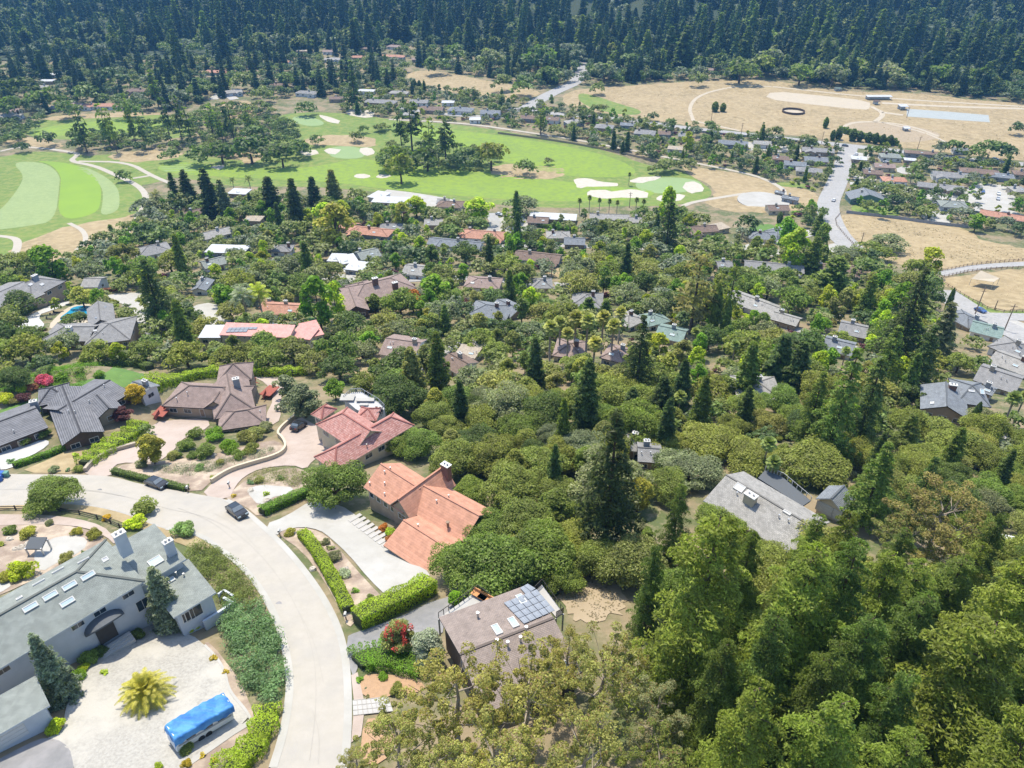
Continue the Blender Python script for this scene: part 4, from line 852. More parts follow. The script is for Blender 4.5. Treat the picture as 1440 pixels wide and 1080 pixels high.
# roads in the valley
for pts, w_, m in (([(820, 80), (818, 113), (775, 131), (745, 149), (733, 158)], 13, 'roadfar'), ([(690, 150), (733, 155), (780, 160), (880, 168), (960, 180), (1040, 188), (1103, 195), (1173, 203), (1260, 212), (1347, 223), (1460, 233)], 9, 'roadfar'),
                   ([(1194, 206), (1184, 240), (1172, 268), (1164, 285), (1165, 303), (1178, 330), (1200, 350)], 12, 'roadfar'), ([(1320, 386), (1373, 375), (1460, 370)], 6, 'roadfar'), ([(1322, 408), (1345, 424), (1372, 442), (1410, 458), (1450, 480)], 12, 'roadfar'),
                   ([(1385, 445), (1470, 447)], 9, 'roadfar'), ([(1195, 258), (1240, 262), (1290, 275), (1370, 285)], 6, 'conc'), ([(1385, 262), (1400, 280), (1390, 300)], 16, 'conc'), ([(1210, 230), (1200, 215)], 9, 'conc'), ([(1180, 318), (1060, 345), (1040, 355)], 8, 'conc'),
                   ([(660, 345), (700, 320), (690, 300)], 6, 'roadfar'), ([(570, 350), (640, 352), (740, 344), (900, 350), (1030, 352)], 6, 'roadfar'), ([(780, 400), (900, 395), (960, 400)], 5, 'roadfar'), ([(520, 398), (600, 392), (680, 390), (760, 402), (840, 420)], 6, 'roadfar'),
                   ([(1100, 460), (1150, 470), (1200, 490)], 5, 'roadfar'), ([(590, 520), (640, 480), (700, 485)], 5, 'roadfar'), ([(780, 610), (850, 620), (920, 640)], 5, 'conc'), ([(1400, 600), (1425, 640), (1460, 660)], 6, 'roadfar'), ([(300, 140), (312, 128), (330, 140)], 8, 'conc'), ([(560, 152), (640, 163), (720, 165)], 7, 'roadfar'), ([(440, 395), (480, 385), (500, 400)], 5, 'conc')):
    strip('road', pts, w_, M[m], 4, clear=True)
for t in ('1205,236 1225,232 1240,240 1232,256 1208,262 1198,250', '1240,262 1290,262 1300,280 1260,286 1235,280', '1370,256 1420,262 1440,280 1420,296 1375,290 1350,275', '1300,268 1345,272 1350,282 1300,288', '1010,196 1110,205 1140,215 1080,214 1015,208', '1192,214 1225,216 1222,226 1196,230', '1290,300 1330,296 1345,312 1310,318', '1380,288 1440,300 1440,312 1390,300',
          '1030,345 1080,343 1110,360 1050,362', '1160,345 1185,340 1190,362 1165,366', '530,265 590,272 650,283 640,296 560,292', '690,310 730,300 750,318 720,332 690,326', '478,378 500,370 515,385 498,392', '770,430 800,425 815,440 790,446', '1150,430 1190,440 1180,452 1150,448', '1260,235 1290,233 1290,246 1262,244', '1378,440 1440,452 1480,480 1440,500 1410,470'):
    S('paved_yard', 'conc', 3, t, smooth=1, clear=False)
for t in ('755,375 800,378 812,392 770,392', '1035,565 1090,585 1100,600 1050,598 1020,585', '1165,600 1205,615 1215,640 1180,630', '1265,525 1300,530 1295,545 1268,540', '430,395 480,395 470,420 420,415', '255,450 300,465 275,488 225,480', '960,590 1010,610 1060,620 1040,640 980,620', '1140,575 1175,590 1160,610 1130,600', '485,520 515,515 520,535 495,535', '1225,655 1245,670 1300,690 1250,700 1220,680'):
    S('bare_dirt', 'drygrass', 2, t, clear=False, jag=1.5)
S('bare_dirt', 'dirt', 2, '785,800 812,792 838,796 858,808 872,826 880,848 868,866 842,876 818,872 800,862 786,844 780,820', clear=False, jag=.7)
# foreground streets and yards
outer = '-60,664 0,667 60,668 118,668 157,670 200,682 245,690 280,696 321,703 345,716 368,736 400,765 430,800 455,835 474,870 486,905 492,945 494,1000 491,1060 486,1130'
inner = '372,1130 380,1080 393,1040 401,1000 405,960 400,920 386,870 361,825 335,795 305,772 277,752 233,745 173,720 110,708 33,710 0,711 -60,714'
S('road', 'road', 3, outer + ' ' + inner, smooth=1)
def _mid(a, b, n):
    def at(L_, t): k = t * (len(L_) - 1); i = min(len(L_) - 2, int(k)); f_ = k - i; return (L_[i][0] * (1 - f_) + L_[i + 1][0] * f_, L_[i][1] * (1 - f_) + L_[i + 1][1] * f_)
    return [(at(a, i / n), at(b, i / n)) for i in range(n + 1)]
_o = [tuple(map(float, q.split(','))) for q in outer.split()]; _i = [tuple(map(float, q.split(','))) for q in inner.split()][::-1]
_m = _mid(_o[1:-1], _i[1:-1], 14)
strip('road_joint', [((a[0] + b[0]) / 2, (a[1] + b[1]) / 2) for a, b in _m], .05, M['joint'], 4, clear=False)
for a, b in (((60, 690), (180, 700)), ((250, 715), (330, 760)), ((420, 860), (455, 960)), ((300, 722), (360, 770)), ((440, 1000), (448, 1075))): strip('crack_sealant', [a, ((a[0] + b[0]) / 2 + 6, (a[1] + b[1]) / 2 - 5), b], .05, M['joint'], 4, clear=False)
for q in ((392, 850), (140, 690)):
    c_ = W(*q); mb = MB(); mb.tube([c_ + Vector((0, 0, .05)), c_ + Vector((0, 0, .14))], .42, 20); tag(mb.build('manhole_cover', [M['asphalt']]), kind='structure')
po = [tuple(map(float, q.split(','))) for q in outer.split()]; pi = [tuple(map(float, q.split(','))) for q in inner.split()]
strip('gutter', po[8:], .9, M['conc'], 4, clear=False, off=-.3); strip('gutter', pi[1:12], .9, M['conc'], 4, clear=False, off=-.3)
ribbon_wall('kerb', po[8:], .3, .14, M['gutter'], None, None, kind='structure'); ribbon_wall('kerb', pi[1:], .3, .14, M['gutter'], None, None, kind='structure')
S('verge', 'drygrass', 2, '-60,711 33,708 110,706 173,718 233,743 277,750 305,770 280,775 240,760 200,745 150,727 100,716 40,714 -60,722', smooth=1, clear=False)
S('driveway', 'pinkconc', 3, '118,669 125,657 150,640 192,628 205,605 230,590 292,588 296,602 262,612 235,645 205,652 168,651 157,660 158,671', smooth=1)
S('driveway', 'pinkconc', 3, '283,697 298,680 323,664 352,655 391,644 405,633 400,620 388,611 420,585 440,596 455,606 470,627 440,648 430,661 411,654 367,659 344,670 331,684 322,704', smooth=1)
S('patio', 'pinkconc', 3, '352,528 400,530 405,545 392,566 396,590 380,600 372,588 386,560 376,540', smooth=1)
S('driveway', 'conc', 3, '372,738 400,728 440,703 478,710 505,728 545,765 580,792 606,806 600,820 575,828 545,840 520,816 490,780 465,757 450,746 425,741 397,746 388,755', smooth=1)
S('driveway', 'asphalt', 3, '486,897 500,890 560,870 615,842 670,836 650,862 625,872 622,896 560,905 530,920 505,926 502,946 494,952', smooth=1)
S('driveway', 'asphalt', 3, '-40,1090 40,1046 66,1037 90,1044 103,1062 108,1130 -40,1130', smooth=1)
S('gravel_court', 'gravel', 3, '62,1040 88,1046 104,1066 108,1130 230,1130 252,1085 300,1046 352,1012 345,998 322,972 317,945 305,925 288,908 270,893 215,878 200,882 128,920 112,945 104,968 92,998 90,1030', smooth=1)
S('concrete_pad', 'conc', 4, '244,1086 300,1046 352,1012 356,1018 330,1034 250,1090', smooth=0, clear=False)
S('tile_path', 'tile', 4, '496,986 546,981 553,1001 497,1007', smooth=0)
for i in range(1, 8): t = i / 8; strip('tile_joint', [(496 + 50 * t, 986 - 5 * t), (497 + 56 * t, 1007 - 6 * t)], .09, M['joint'], 5, clear=False, step=1)
for i in range(0, 4): t = i / 3; strip('tile_joint', [(496 + t, 986 + 21 * t), (546 + 7 * t, 981 + 20 * t)], .09, M['joint'], 5, clear=False, step=1)
S('pavement', 'pinkconc', 3, '497,1007 512,1005 508,1035 494,1045', smooth=0)
S('pavement', 'pinkconc', 3, '494,950 503,946 512,985 498,988', smooth=0)
S('gravel_bed', 'orangegravel', 3, '504,950 545,948 592,958 600,972 552,979 512,986', smooth=1, clear=False)
S('gravel_bed', 'orangegravel', 3, '512,1012 535,1010 560,1040 540,1075 505,1075', smooth=1, clear=False)
S('garden_path', 'pinkconc', 3, '-60,722 0,724 60,724 110,730 145,740 160,755 163,768 150,755 120,742 80,738 40,738 -60,742', smooth=1, clear=False)
S('garden_bed', 'mulch', 2, '-60,740 0,740 60,737 110,741 140,752 150,764 60,810 0,838 -60,860', smooth=1, clear=False)
S('patio', 'conc', 3, '50,775 70,758 100,753 125,758 118,775 80,792 58,806 48,790', smooth=1, clear=False)
S('patio', 'conc', 3, '-40,800 0,812 20,822 0,835 -40,850', smooth=1, clear=False)
S('garden_bed', 'mulch', 2, '315,702 325,692 350,672 411,656 436,665 445,690 405,712 366,730 345,712', smooth=1, clear=False)
S('patio', 'conc', 3, '345,690 365,682 390,684 415,686 405,696 380,700 366,714', smooth=1, clear=False)
S('garden_bed', 'mulch', 2, '391,752 400,745 425,742 450,748 468,762 500,800 520,822 540,842 502,872 490,885 480,860 455,815 425,775', smooth=1, clear=False)
S('garden_bed', 'mulch', 2, '160,662 175,652 240,648 300,640 380,618 400,625 400,636 350,652 320,662 296,678 280,694 220,682', smooth=1, clear=False)
S('garden_bed', 'mulch', 2, '285,905 296,903 340,960 355,1000 375,1010 372,1050 340,1100 250,1130 246,1092 300,1050 356,1016 345,998 322,970 318,944', smooth=1, clear=False)
S('dry_slope', 'drygrass', 1, '25,665 60,650 100,630 125,628 118,640 112,655 116,666', smooth=1, clear=False)
S('lawn', 'lawn', 2, '-30,590 0,576 50,562 100,540 150,528 195,524 210,528 205,545 180,545 100,560 40,585 -30,605', smooth=1, clear=False)
S('lawn', 'lawn', 2, '428,448 445,446 455,452 440,458', smooth=1, clear=False)
S('lawn', 'lawn', 2, '200,325 222,326 225,331 200,336', smooth=1, clear=False)
S('walkway', 'whiteconc', 3, '-20,640 0,634 35,628 60,618 72,622 58,634 22,650 18,660 -20,662', smooth=1, clear=False)
S('pool_deck', 'sand', 2, '66,460 85,440 100,430 125,426 136,432 134,446 120,456 100,462 80,464', smooth=1)
S('driveway', 'whiteconc', 3, '24,458 34,448 70,430 98,423 97,428 75,436 52,444 66,460 44,470 32,468', smooth=1)
o = S('swimming_pool_water', 'water', 4, '83,448 97,438 101,433 113,430 129,431 128,440 115,446 106,449 97,455 88,452', smooth=1, clear=False); 
S('driveway', 'conc', 3, '140,418 170,412 205,412 214,425 210,445 230,470 205,475 192,450 178,428 150,424', smooth=1)
S('driveway', 'conc', 3, '270,430 300,425 320,440 330,452 305,462 280,455 262,446', smooth=1)
S('driveway', 'conc', 3, '363,455 400,452 405,460 370,462', smooth=1)
# circular tank pad near the road
c = W(1073, 284); mb = MB(); n = 40
mb.tube([c + Vector((0, 0, -.5)), c + Vector((0, 0, .9))], 14.5, n); o = mb.build('water_tank', [M['conc']]); tag(o, 'round pale concrete tank lid in dry grass left of the main road', 'tank')
CLEAR.append(np.array([(c.x + 17 * math.cos(a), c.y + 17 * math.sin(a)) for a in np.arange(0, 6.3, .5)]))
# stepping slabs
for i in range(9):
    t = i / 8; a = (489 + 47 * t, 732 + 36 * t); b = (a[0] + 17, a[1] - 10); c_ = (a[0] + 20.5, a[1] - 7.2); d_ = (a[0] + 3.6, a[1] + 3)
    p = [W(*q, .1) for q in (a, b, c_, d_)]; m_ = sum(p, Vector()) / 4; mb = MB(); mb.add([q - m_ + Vector((0, 0, .12)) for q in p] + [q - m_ - Vector((0, 0, .2)) for q in p], [(3, 2, 1, 0), (0, 1, 5, 4), (1, 2, 6, 5), (2, 3, 7, 6), (3, 0, 4, 7)])
    o = mb.build('paving_slab', [M['tile']]); o.location = m_; tag(o, 'pale concrete slab in the stepped row beside the orange-tiled house, number ' + ['one', 'two', 'three', 'four', 'five', 'six', 'seven', 'eight', 'nine'][i] + ' from the top', 'slab', 'stepping slabs beside the driveway')
# ---------------------------------------------------------------- walls, fences, poles
def fence(pts, h, label, rails=2, step=2.5, mat='wood', board=False, name='fence', base=W):
    P = wline(pts, 1, step); r = empty(name, (P[0].x, P[0].y, Tf(*P[0])), label, 'fence'); off = r.location; mp = MB(); mr = MB()
    for i, p in enumerate(P):
        z = Tf(p.x, p.y); mp.box(Vector((p.x, p.y, z + h / 2 - .2)) - off, (.09, 0, 0), (0, .09, 0), (0, 0, h / 2 + .2))
        if i:
            q = P[i - 1]; a = Vector((q.x, q.y, Tf(q.x, q.y))) - off; b = Vector((p.x, p.y, z)) - off
            if board: mr.box((a + b) / 2 + Vector((0, 0, h * .5)), (b - a) / 2, (0, .03, 0), (0, 0, h * .45))
            else:
                for k in range(rails): mr.box((a + b) / 2 + Vector((0, 0, h * (k + .7) / rails * .9)), (b - a) / 2, (0, .04, 0), (0, 0, .07))
    mp.build('post_row', [M[mat]], r); mr.build('board_panel' if board else 'rail', [M[mat]], r)
fence([(1320, 392), (1373, 380), (1450, 377)], 1.4, 'wooden rail fence along the lower side of the lane through the dry fields')
fence([(1318, 383), (1373, 372), (1450, 366)], 1.4, 'wooden rail fence along the upper side of the lane through the dry fields')
fence([(1325, 398), (1358, 419), (1398, 440), (1450, 439)], 1.3, 'wire and post fence around the lower dry paddock beside the street')
fence([(505, 541), (530, 552), (552, 566)], 1.8, 'brown board fence behind the white roof terrace', board=True)
fence([(1182, 300), (1172, 312), (1190, 334), (1206, 350)], 1.2, 'low fence along the curve of the dry field by the main road')
fence([(1190, 300), (1262, 308), (1300, 314), (1362, 321)], 1.8, 'grey board fence between the houses and the upper dry field', board=True, mat='w_grey')
fence([(-30, 717), (40, 717), (100, 720), (150, 733), (175, 745)], 1.0, 'low dark rail fence between the street verge and the garden path', mat='darktrim')
fence([(700, 188), (790, 200), (860, 213), (940, 232)], 1.5, 'long tan fence between the valley gardens and the golf course', board=True, mat='w_tan')
fence([(960, 184), (1040, 192), (1150, 203)], 1.6, 'grey fence between the valley road and the first house row', board=True, mat='w_grey')
fence([(1262, 350), (1240, 300)], 1, 'x') if 0 else None
ribbon_wall('retaining_wall', [(298, 680), (323, 664), (352, 655), (391, 644), (404, 633), (399, 620), (388, 611), (420, 584)], .45, 1.1, M['w_cream'], 'curved cream garden wall along the pink-tiled villa driveway', 'wall')
ribbon_wall('stone_wall', [(121, 664), (128, 655), (152, 638), (192, 627)], .6, 1.0, M['stone'], 'curved stone wall left of the brown-roofed house driveway', 'wall')
ribbon_wall('stone_wall', [(-20, 634), (8, 632), (32, 627)], .5, 1.2, M['stone'], 'low stone wall in front of the dark grey tiled house', 'wall')
ribbon_wall('garden_wall', [(310, 846), (318, 840), (331, 848)], .3, 1.6, M['w_blue'], 'pale blue courtyard wall at the right end of the courtyard house', 'wall', smooth=0)
ribbon_wall('garden_wall', [(290, 886), (306, 876), (318, 868), (331, 859), (318, 852)], .35, 1.8, M['w_blue'], 'pale green-blue garden wall curving from the end wing to the gravel court', 'wall', smooth=0)
ribbon_wall('edging_kerb', [(288, 908), (305, 925), (317, 945), (322, 972), (345, 998), (353, 1012)], .3, .2, M['conc'], 'curved concrete edging around the white gravel court', 'kerb')
for px, py, hh, lb in ((640, 160, 9, 'thin utility pole between the grey roofs left of the bridge road'), (905, 178, 9, 'thin utility pole on the valley road above the golf course fence'), (1155, 202, 9, 'thin utility pole left of the top road junction'), (1290, 210, 9, 'thin utility pole behind the long brown roof right of the junction'), (1385, 232, 9, 'thin utility pole behind the cul-de-sac houses'), (1412, 465, 10, 'dark utility pole in front of the grey-green roof at the right'), (775, 402, 9, 'thin utility pole beside the lane above the palms'), (1040, 352, 9, 'thin utility pole on the lane left of the long grey roof'), (1371, 442, 11, 'tall dark utility pole beside the street near the dry paddock'), (1398, 436, 4, 'short leaning post by the paddock corner'), (885, 292, 9, 'thin pole on the golf course behind the palms'), (1042, 190, 9, 'thin utility pole beside the valley road left part'), (1275, 166, 9, 'light pole at the corner of the blue-grey riding arena'), (1000, 170, 9, 'thin pole in the dry field above the valley road'), (1208, 352, 9, 'dead grey pole at the left corner of the dry field')):
    p = W(px, py); r = empty('utility_pole', p, lb, 'pole'); mb = MB(); mb.tube([(0, 0, -1), (0, 0, hh)], [.22, .14], 8); mb.build('pole', [M['wood']], r)
    if hh > 8: mb = MB(); mb.box((0, 0, hh - .8), (1.1, 0, 0), (0, .08, 0), (0, 0, .08)); mb.box((0, 0, hh - 1.8), (.8, 0, 0), (0, .08, 0), (0, 0, .08)); mb.build('crossarm', [M['wood']], r)
# round pen, arena rails, shelters
c = W(1115.5, 158); r = empty('round_pen', c, 'round dark-fenced horse pen in the middle of the dry field', 'horse pen')
for nm, zz, th_, mt in (('fence_panel', .9, .85, 'w_brown'),):
    mb = MB(); n = 40
    V = []; Fq = []
    for k in range(n):
        a = k * 2 * math.pi / n
        for rr, z_ in ((9, 0), (9, 1.8), (8.8, 1.8), (8.8, 0)): V.append((rr * math.cos(a), rr * math.sin(a), z_))
    for k in range(n):
        for j in range(4): a = k * 4 + j; b = k * 4 + (j + 1) % 4; e = ((k + 1) % n) * 4; Fq.append((a, b, e + (j + 1) % 4, e + j))
    mb.add(V, Fq); mb.build(nm, [M[mt]], r)
mb = MB(); mb.tube([(0, 0, -.2), (0, 0, .12)], 8.7, 32); mb.build('sand_floor', [M['sand']], r)
def shelter(px, py, L, Wd, h, lb, roof='white', open_=True):
    p = W(px, py); r = empty('shelter', p, lb, 'shelter'); mb = MB(); mb.box((0, 0, h), (L / 2, 0, 0), (0, Wd / 2, .25), (0, 0, .1)); mb.build('roof', [M[roof]], r)
    for a in (-1, 1):
        for b in (-1, 1): m2 = MB(); m2.box((a * L * .46, b * Wd * .46, h / 2 - .1), (.1, 0, 0), (0, .1, 0), (0, 0, h / 2)); m2.build('post', [M['metal']], r)
    if not open_: m2 = MB(); m2.box((0, Wd * .4, h / 2 - .1), (L / 2 - .2, 0, 0), (0, .06, 0), (0, 0, h / 2 - .1)); m2.build('back_wall', [M['w_white']], r)
shelter(1235, 140, 22, 5, 3, 'long white open shelter behind the two riding arenas', open_=False); shelter(1269, 154, 7, 6, 3.2, 'small white shelter at the left end of the blue-grey arena', open_=False)
shelter(1232, 147, 5, 4, 3, 'small brown-roofed booth between the two riding arenas', 'brownroof', False); shelter(1178, 128, 6, 4, 2.6, 'dark green shed above the pale riding arena', 'greenroof', False); shelter(1274, 184, 5, 4, 2.4, 'small white shed on the bare dirt right of the ring track', open_=False)
shelter(873, 110, 26, 8, 4, 'low brown-roofed building beside the far end of the bridge road', 'brownroof', False); shelter(57, 777, 2.6, 2.0, 2.0, 'small dark-topped garden canopy behind the courtyard house', 'slate')
p = W(1383, 402); r = empty('shade_sail', p, 'pale shade sail on poles in the lower dry paddock', 'shade sail'); mb = MB(); q = [Vector(v_) for v_ in ((-6, 0, 3.2), (0, 5, 4.5), (6, 1, 3), (0, -5, 4.2))]; ctr = Vector((0, 0, 3.1))
mb.add(q + [ctr] + [v_ - Vector((0, 0, .05)) for v_ in q + [ctr]], [(0, 4, 1), (1, 4, 2), (2, 4, 3), (3, 4, 0), (5, 6, 9), (6, 7, 9), (7, 8, 9), (8, 5, 9)]); mb.build('canopy', [M['sand']], r)
for v_ in q: mb = MB(); mb.tube([(v_.x, v_.y, -.3), tuple(v_)], .09, 6); mb.build('post', [M['metal']], r)
# ---------------------------------------------------------------- vehicles and small things
def carmesh():
    prof = [(-2.25, .35), (-2.3, .8), (-2.2, 1.0), (-1.75, 1.08), (-1.2, 1.5), (.35, 1.52), (1.05, 1.08), (1.95, .95), (2.25, .75), (2.28, .35)]
    n = len(prof); V = []
    for x, z in prof: 
        wv = .9 if z < 1.1 else .7; V += [(x, -wv, z), (x, wv, z)]
    F_ = [(2 * i, 2 * i + 1, 2 * i + 3, 2 * i + 2) for i in range(n - 1)] + [(0, 2 * n - 2, 2 * n - 1, 1)]
    F_ += [tuple(2 * i for i in reversed(range(n))), tuple(2 * i + 1 for i in range(n))]
    return V, F_
cv, cf = carmesh(); CARB = {}
def tmpmesh(name, v, f, m):
    me = bpy.data.meshes.new(name); me.from_pydata(v, [], f); me.materials.append(m); return me
gl = MB(); gl.add([(-1.72, -.86, 1.11), (-1.72, .86, 1.11), (-1.24, .71, 1.47), (-1.24, -.71, 1.47)], [(0, 3, 2, 1)]); gl.add([(1.06, -.86, 1.11), (1.06, .86, 1.11), (.42, .71, 1.49), (.42, -.71, 1.49)], [(0, 1, 2, 3)])
V = [(a[0] + (.02 if a[0] > 0 else -.02), a[1], a[2] + .02) for a in gl.v]; 
for s in (-1, 1): V += [(-1.5, s * .9, 1.12), (.85, s * .9, 1.12), (.3, s * .735, 1.46), (-1.15, s * .735, 1.46)]
CG = tmpmesh('car_window', V, [(0, 3, 2, 1), (4, 5, 6, 7), (8, 9, 10, 11), (12, 15, 14, 13)], M['carglass'])
mw = MB(); mw.tube([(0, -.1, 0), (0, .1, 0)], .34, 14); WH = tmpmesh('wheel', mw.v, mw.f, M['black']); mw = MB(); mw.box((0, 0, 0), (.05, 0, 0), (0, .24, 0), (0, 0, .09)); HL = tmpmesh('headlight', mw.v, mw.f, M['skyglass']); mw = MB(); mw.box((0, 0, 0), (.04, 0, 0), (0, .18, 0), (0, 0, .1)); TL = tmpmesh('taillight', mw.v, mw.f, M['redwooddeck'])
def car(px, py, px2, py2, col, label, sc=1., group=None, tall=1.):
    p = W(px, py); q = W(px2, py2); a = math.atan2(q.y - p.y, q.x - p.x); r = empty('parked_car', p + Vector((0, 0, .17)), label, 'car', group)
    r.scale = (sc, sc, sc * tall)
    d = .8; dz = (Tf(p.x + math.cos(a) * d, p.y + math.sin(a) * d) - Tf(p.x - math.cos(a) * d, p.y - math.sin(a) * d)) / 2 / d; r.rotation_euler = (0, -math.atan(dz), a)
    if col not in CARB: CARB[col] = tmpmesh('car_body', cv, cf, M['paint_' + col])
    def ch(n, me, loc=(0, 0, 0)): o = bpy.data.objects.new(n, me); C.objects.link(o); o.parent = r; o.location = loc; return o
    ch('body', CARB[col]); ch('window', CG)
    for x in (-1.4, 1.4):
        for y in (-.84, .84): ch('wheel', WH, (x, y, .34))
    for y in (-.62, .62): ch('headlight', HL, (2.27, y, .68)); ch('taillight', TL, (-2.28, y, .8))
car(222, 684, 236, 689, 'black', 'dark grey-green wagon parked by the low hedge at the upper kerb', 1.05); car(335, 724, 349, 735, 'black', 'black sport utility car parked on the outer kerb of the curve', 1.08, tall=1.08)
car(420, 604, 432, 596, 'black', 'dark off-road car with pale roof parked on the villa driveway', .95, tall=1.25)
CARS = '''1172,283,1178,274,white,white car driving down on the main road|1188,206,1200,207,grey,dark car waiting at the top road junction|1204,218,1208,212,white,white car at the kerb right of the road junction|1201,221,1205,216,grey,grey car at the kerb below the white one by the junction
1258,264,1266,265,white,white car on the drive right of the green-walled house|1381,248,1388,252,white,white van beside the flower bed at the cul-de-sac|1382,271,1383,277,blue,blue car at the left side of the cul-de-sac|1404,274,1404,280,white,white car at the right side of the cul-de-sac|1403,281,1403,287,silver,silver car below the white one at the cul-de-sac
1399,225,1408,226,white,white car under the large round trees by the valley road|1063,343,1067,338,white,white car left of two on the drive near the slate-roofed pair|1084,345,1092,341,white,white car right of two on the drive near the slate-roofed pair|1378,439,1388,443,blue,pale blue car beside the tall utility pole|1246,230,1253,231,silver,silver car in front of the blue-grey house row
1238,211,1244,212,grey,dark car in the lot by the palm near the junction|1033,191,1047,193,grey,long dark vehicle on the valley road verge|1311,271,1319,272,white,white car on the paved yard of the long grey house|1413,302,1420,304,grey,grey car beside the clay-roofed long house|383,463,390,463,white,white van on the drive behind the salmon-roofed house
702,303,710,305,silver,silver car on the drive below the big bare-looking tree|545,352,553,352,silver,silver car on the lane below the blue solar roof|1418,770,1424,780,white,white car at the right edge among the trees|1425,625,1432,636,silver,silver car on the lane at the right edge|755,345,763,345,grey,grey car on the lane by the brown-roofed house|903,640,912,640,white,white car beside the hidden grey house under the big fir|1160,371,1166,372,white,white car by the brown-roofed house near the main road|312,137,316,132,white,white car in the pale drive by the far blue-walled house'''
for ln in CARS.replace('\n', '|').split('|'):
    q = ln.split(',', 5); car(*map(float, q[:4]), q[4], q[5], group='cars around the valley streets')
# camper under a blue tarp
A = W(250, 1062); B = W(329, 1015); u = (B - A); L = u.length; u.normalize(); v = Vector((0, 0, 1)).cross(u); v = v if v.y > 0 else -v; zb = A.z; r = empty('camper_trailer', A, 'long camper trailer under a crumpled blue tarp on the gravel court', 'camper'); up = v.cross(u); up = up if up.z > 0 else -up
L = min(L, 8.2); mb = MB(); c = u * L / 2 + v * 1.2 + up * 1.45; mb.box(c, u * (L / 2), v * 1.15, up * 1.05); mb.build('body', [M['w_white']], r)
mb = MB(); mb.box(c - v * 1.16 + up * -.2, u * (L / 2 - .2), v * .02, up * .12); mb.build('stripe', [M['w_grey']], r)
for x in (.25, .55, .8): mb = MB(); mb.box(u * L * x + v * .04 + up * 1.7, u * .5, v * .03, up * .3); mb.build('window', [M['glass']], r)
for x in (.42, .55):
    for y in (.12, 2.2): mb = MB(); cc = u * L * x + v * y + up * .38; mb.tube([cc - v * .12, cc + v * .12], .36, 14); mb.build('wheel', [M['black']], r)
rg = np.random.default_rng(3); nu, nv = 60, 22; V = []; Fq = []
for i in range(nu + 1):
    for j in range(nv + 1):
        s, t = i / nu, j / nv * 2 - 1; w_ = abs(t) * 2.1
        yy = (min(w_, 1.25) + .06 * max(0, w_ - 1.25)) * (1 if t > 0 else -1); drop = max(0, w_ - 1.15)
        zz = 2.62 - drop * (1 + .12 * math.sin(s * 17 + (3 if t > 0 else 0))) + .09 * math.sin(s * 23 + t * 5) * math.cos(t * 6 + s * 9) + .05 * math.sin(s * 51 + t * 13) + .10 * math.sin(s * math.pi) - .22 * (abs(s - .5) * 2) ** 14
        V.append(u * (L * (s * 1.04 - .02)) + v * (1.2 + yy) + up * zz)
for i in range(nu):
    for j in range(nv): a = i * (nv + 1) + j; Fq.append((a, a + 1, a + nv + 2, a + nv + 1))
for i_ in (0, nu):
    b = len(V); row = [V[i_ * (nv + 1) + j] for j in range(nv + 1)]
    for j, p in enumerate(row): V.append(p); V.append(Vector(p) - up * (.55 + .15 * math.sin(j)) + u * (.05 if i_ else -.05))
    for j in range(nv): Fq.append((b + 2 * j, b + 2 * j + 2, b + 2 * j + 3, b + 2 * j + 1))
o = mk('tarp', [tuple(p) for p in V], Fq, M['tarp'], r, smooth=True)
# bins and mailboxes
def bin_(px, py, mat, lb):
    p = W(px, py); r = empty('wheelie_bin', p, lb, 'bin', 'bins at the kerb'); mb = MB(); mb.add([(-.3, -.3, .1), (.3, -.3, .1), (.3, .3, .1), (-.3, .3, .1), (-.38, -.38, 1.2), (.38, -.38, 1.2), (.38, .38, 1.2), (-.38, .38, 1.2)], [(3, 2, 1, 0), (0, 1, 5, 4), (1, 2, 6, 5), (2, 3, 7, 6), (3, 0, 4, 7)]); mb.build('body', [M[mat]], r)
    mb = MB(); mb.abox(-.42, -.45, 1.2, .42, .42, 1.3); mb.build('lid', [M[mat]], r); mb = MB(); mb.tube([(-.35, .35, .15), (.35, .35, .15)], .14, 8); mb.build('wheel', [M['black']], r)
bin_(5, 671, 'bluebin', 'blue wheelie bin at the kerb at the left edge'); bin_(11, 671, 'greenbin', 'green wheelie bin just right of the blue one'); bin_(-1, 666, 'orangebin', 'grey wheelie bin behind the blue one'); bin_(1, 677, 'bluebin', 'blue wheelie bin nearest the road at the left edge')
for px, py, lb in ((323, 686, 'white mailbox on a post where the villa driveway meets the road'), (394, 754, 'dark mailbox on a post at the concrete driveway corner'), (487, 872, 'white mailbox at the lower end of the curved hedge'), (265, 692, 'small post lamp at the end of the low roadside hedge')):
    p = W(px, py); r = empty('mailbox', p, lb, 'mailbox'); mb = MB(); mb.box((0, 0, .5), (.07, 0, 0), (0, .07, 0), (0, 0, .6)); mb.build('post', [M['wood']], r); mb = MB(); mb.box((0, 0, 1.2), (.16, 0, 0), (0, .28, 0), (0, 0, .16)); mb.tube([(0, -.28, 1.34), (0, .28, 1.34)], .16, 8); mb.build('box', [M['trim']], r)
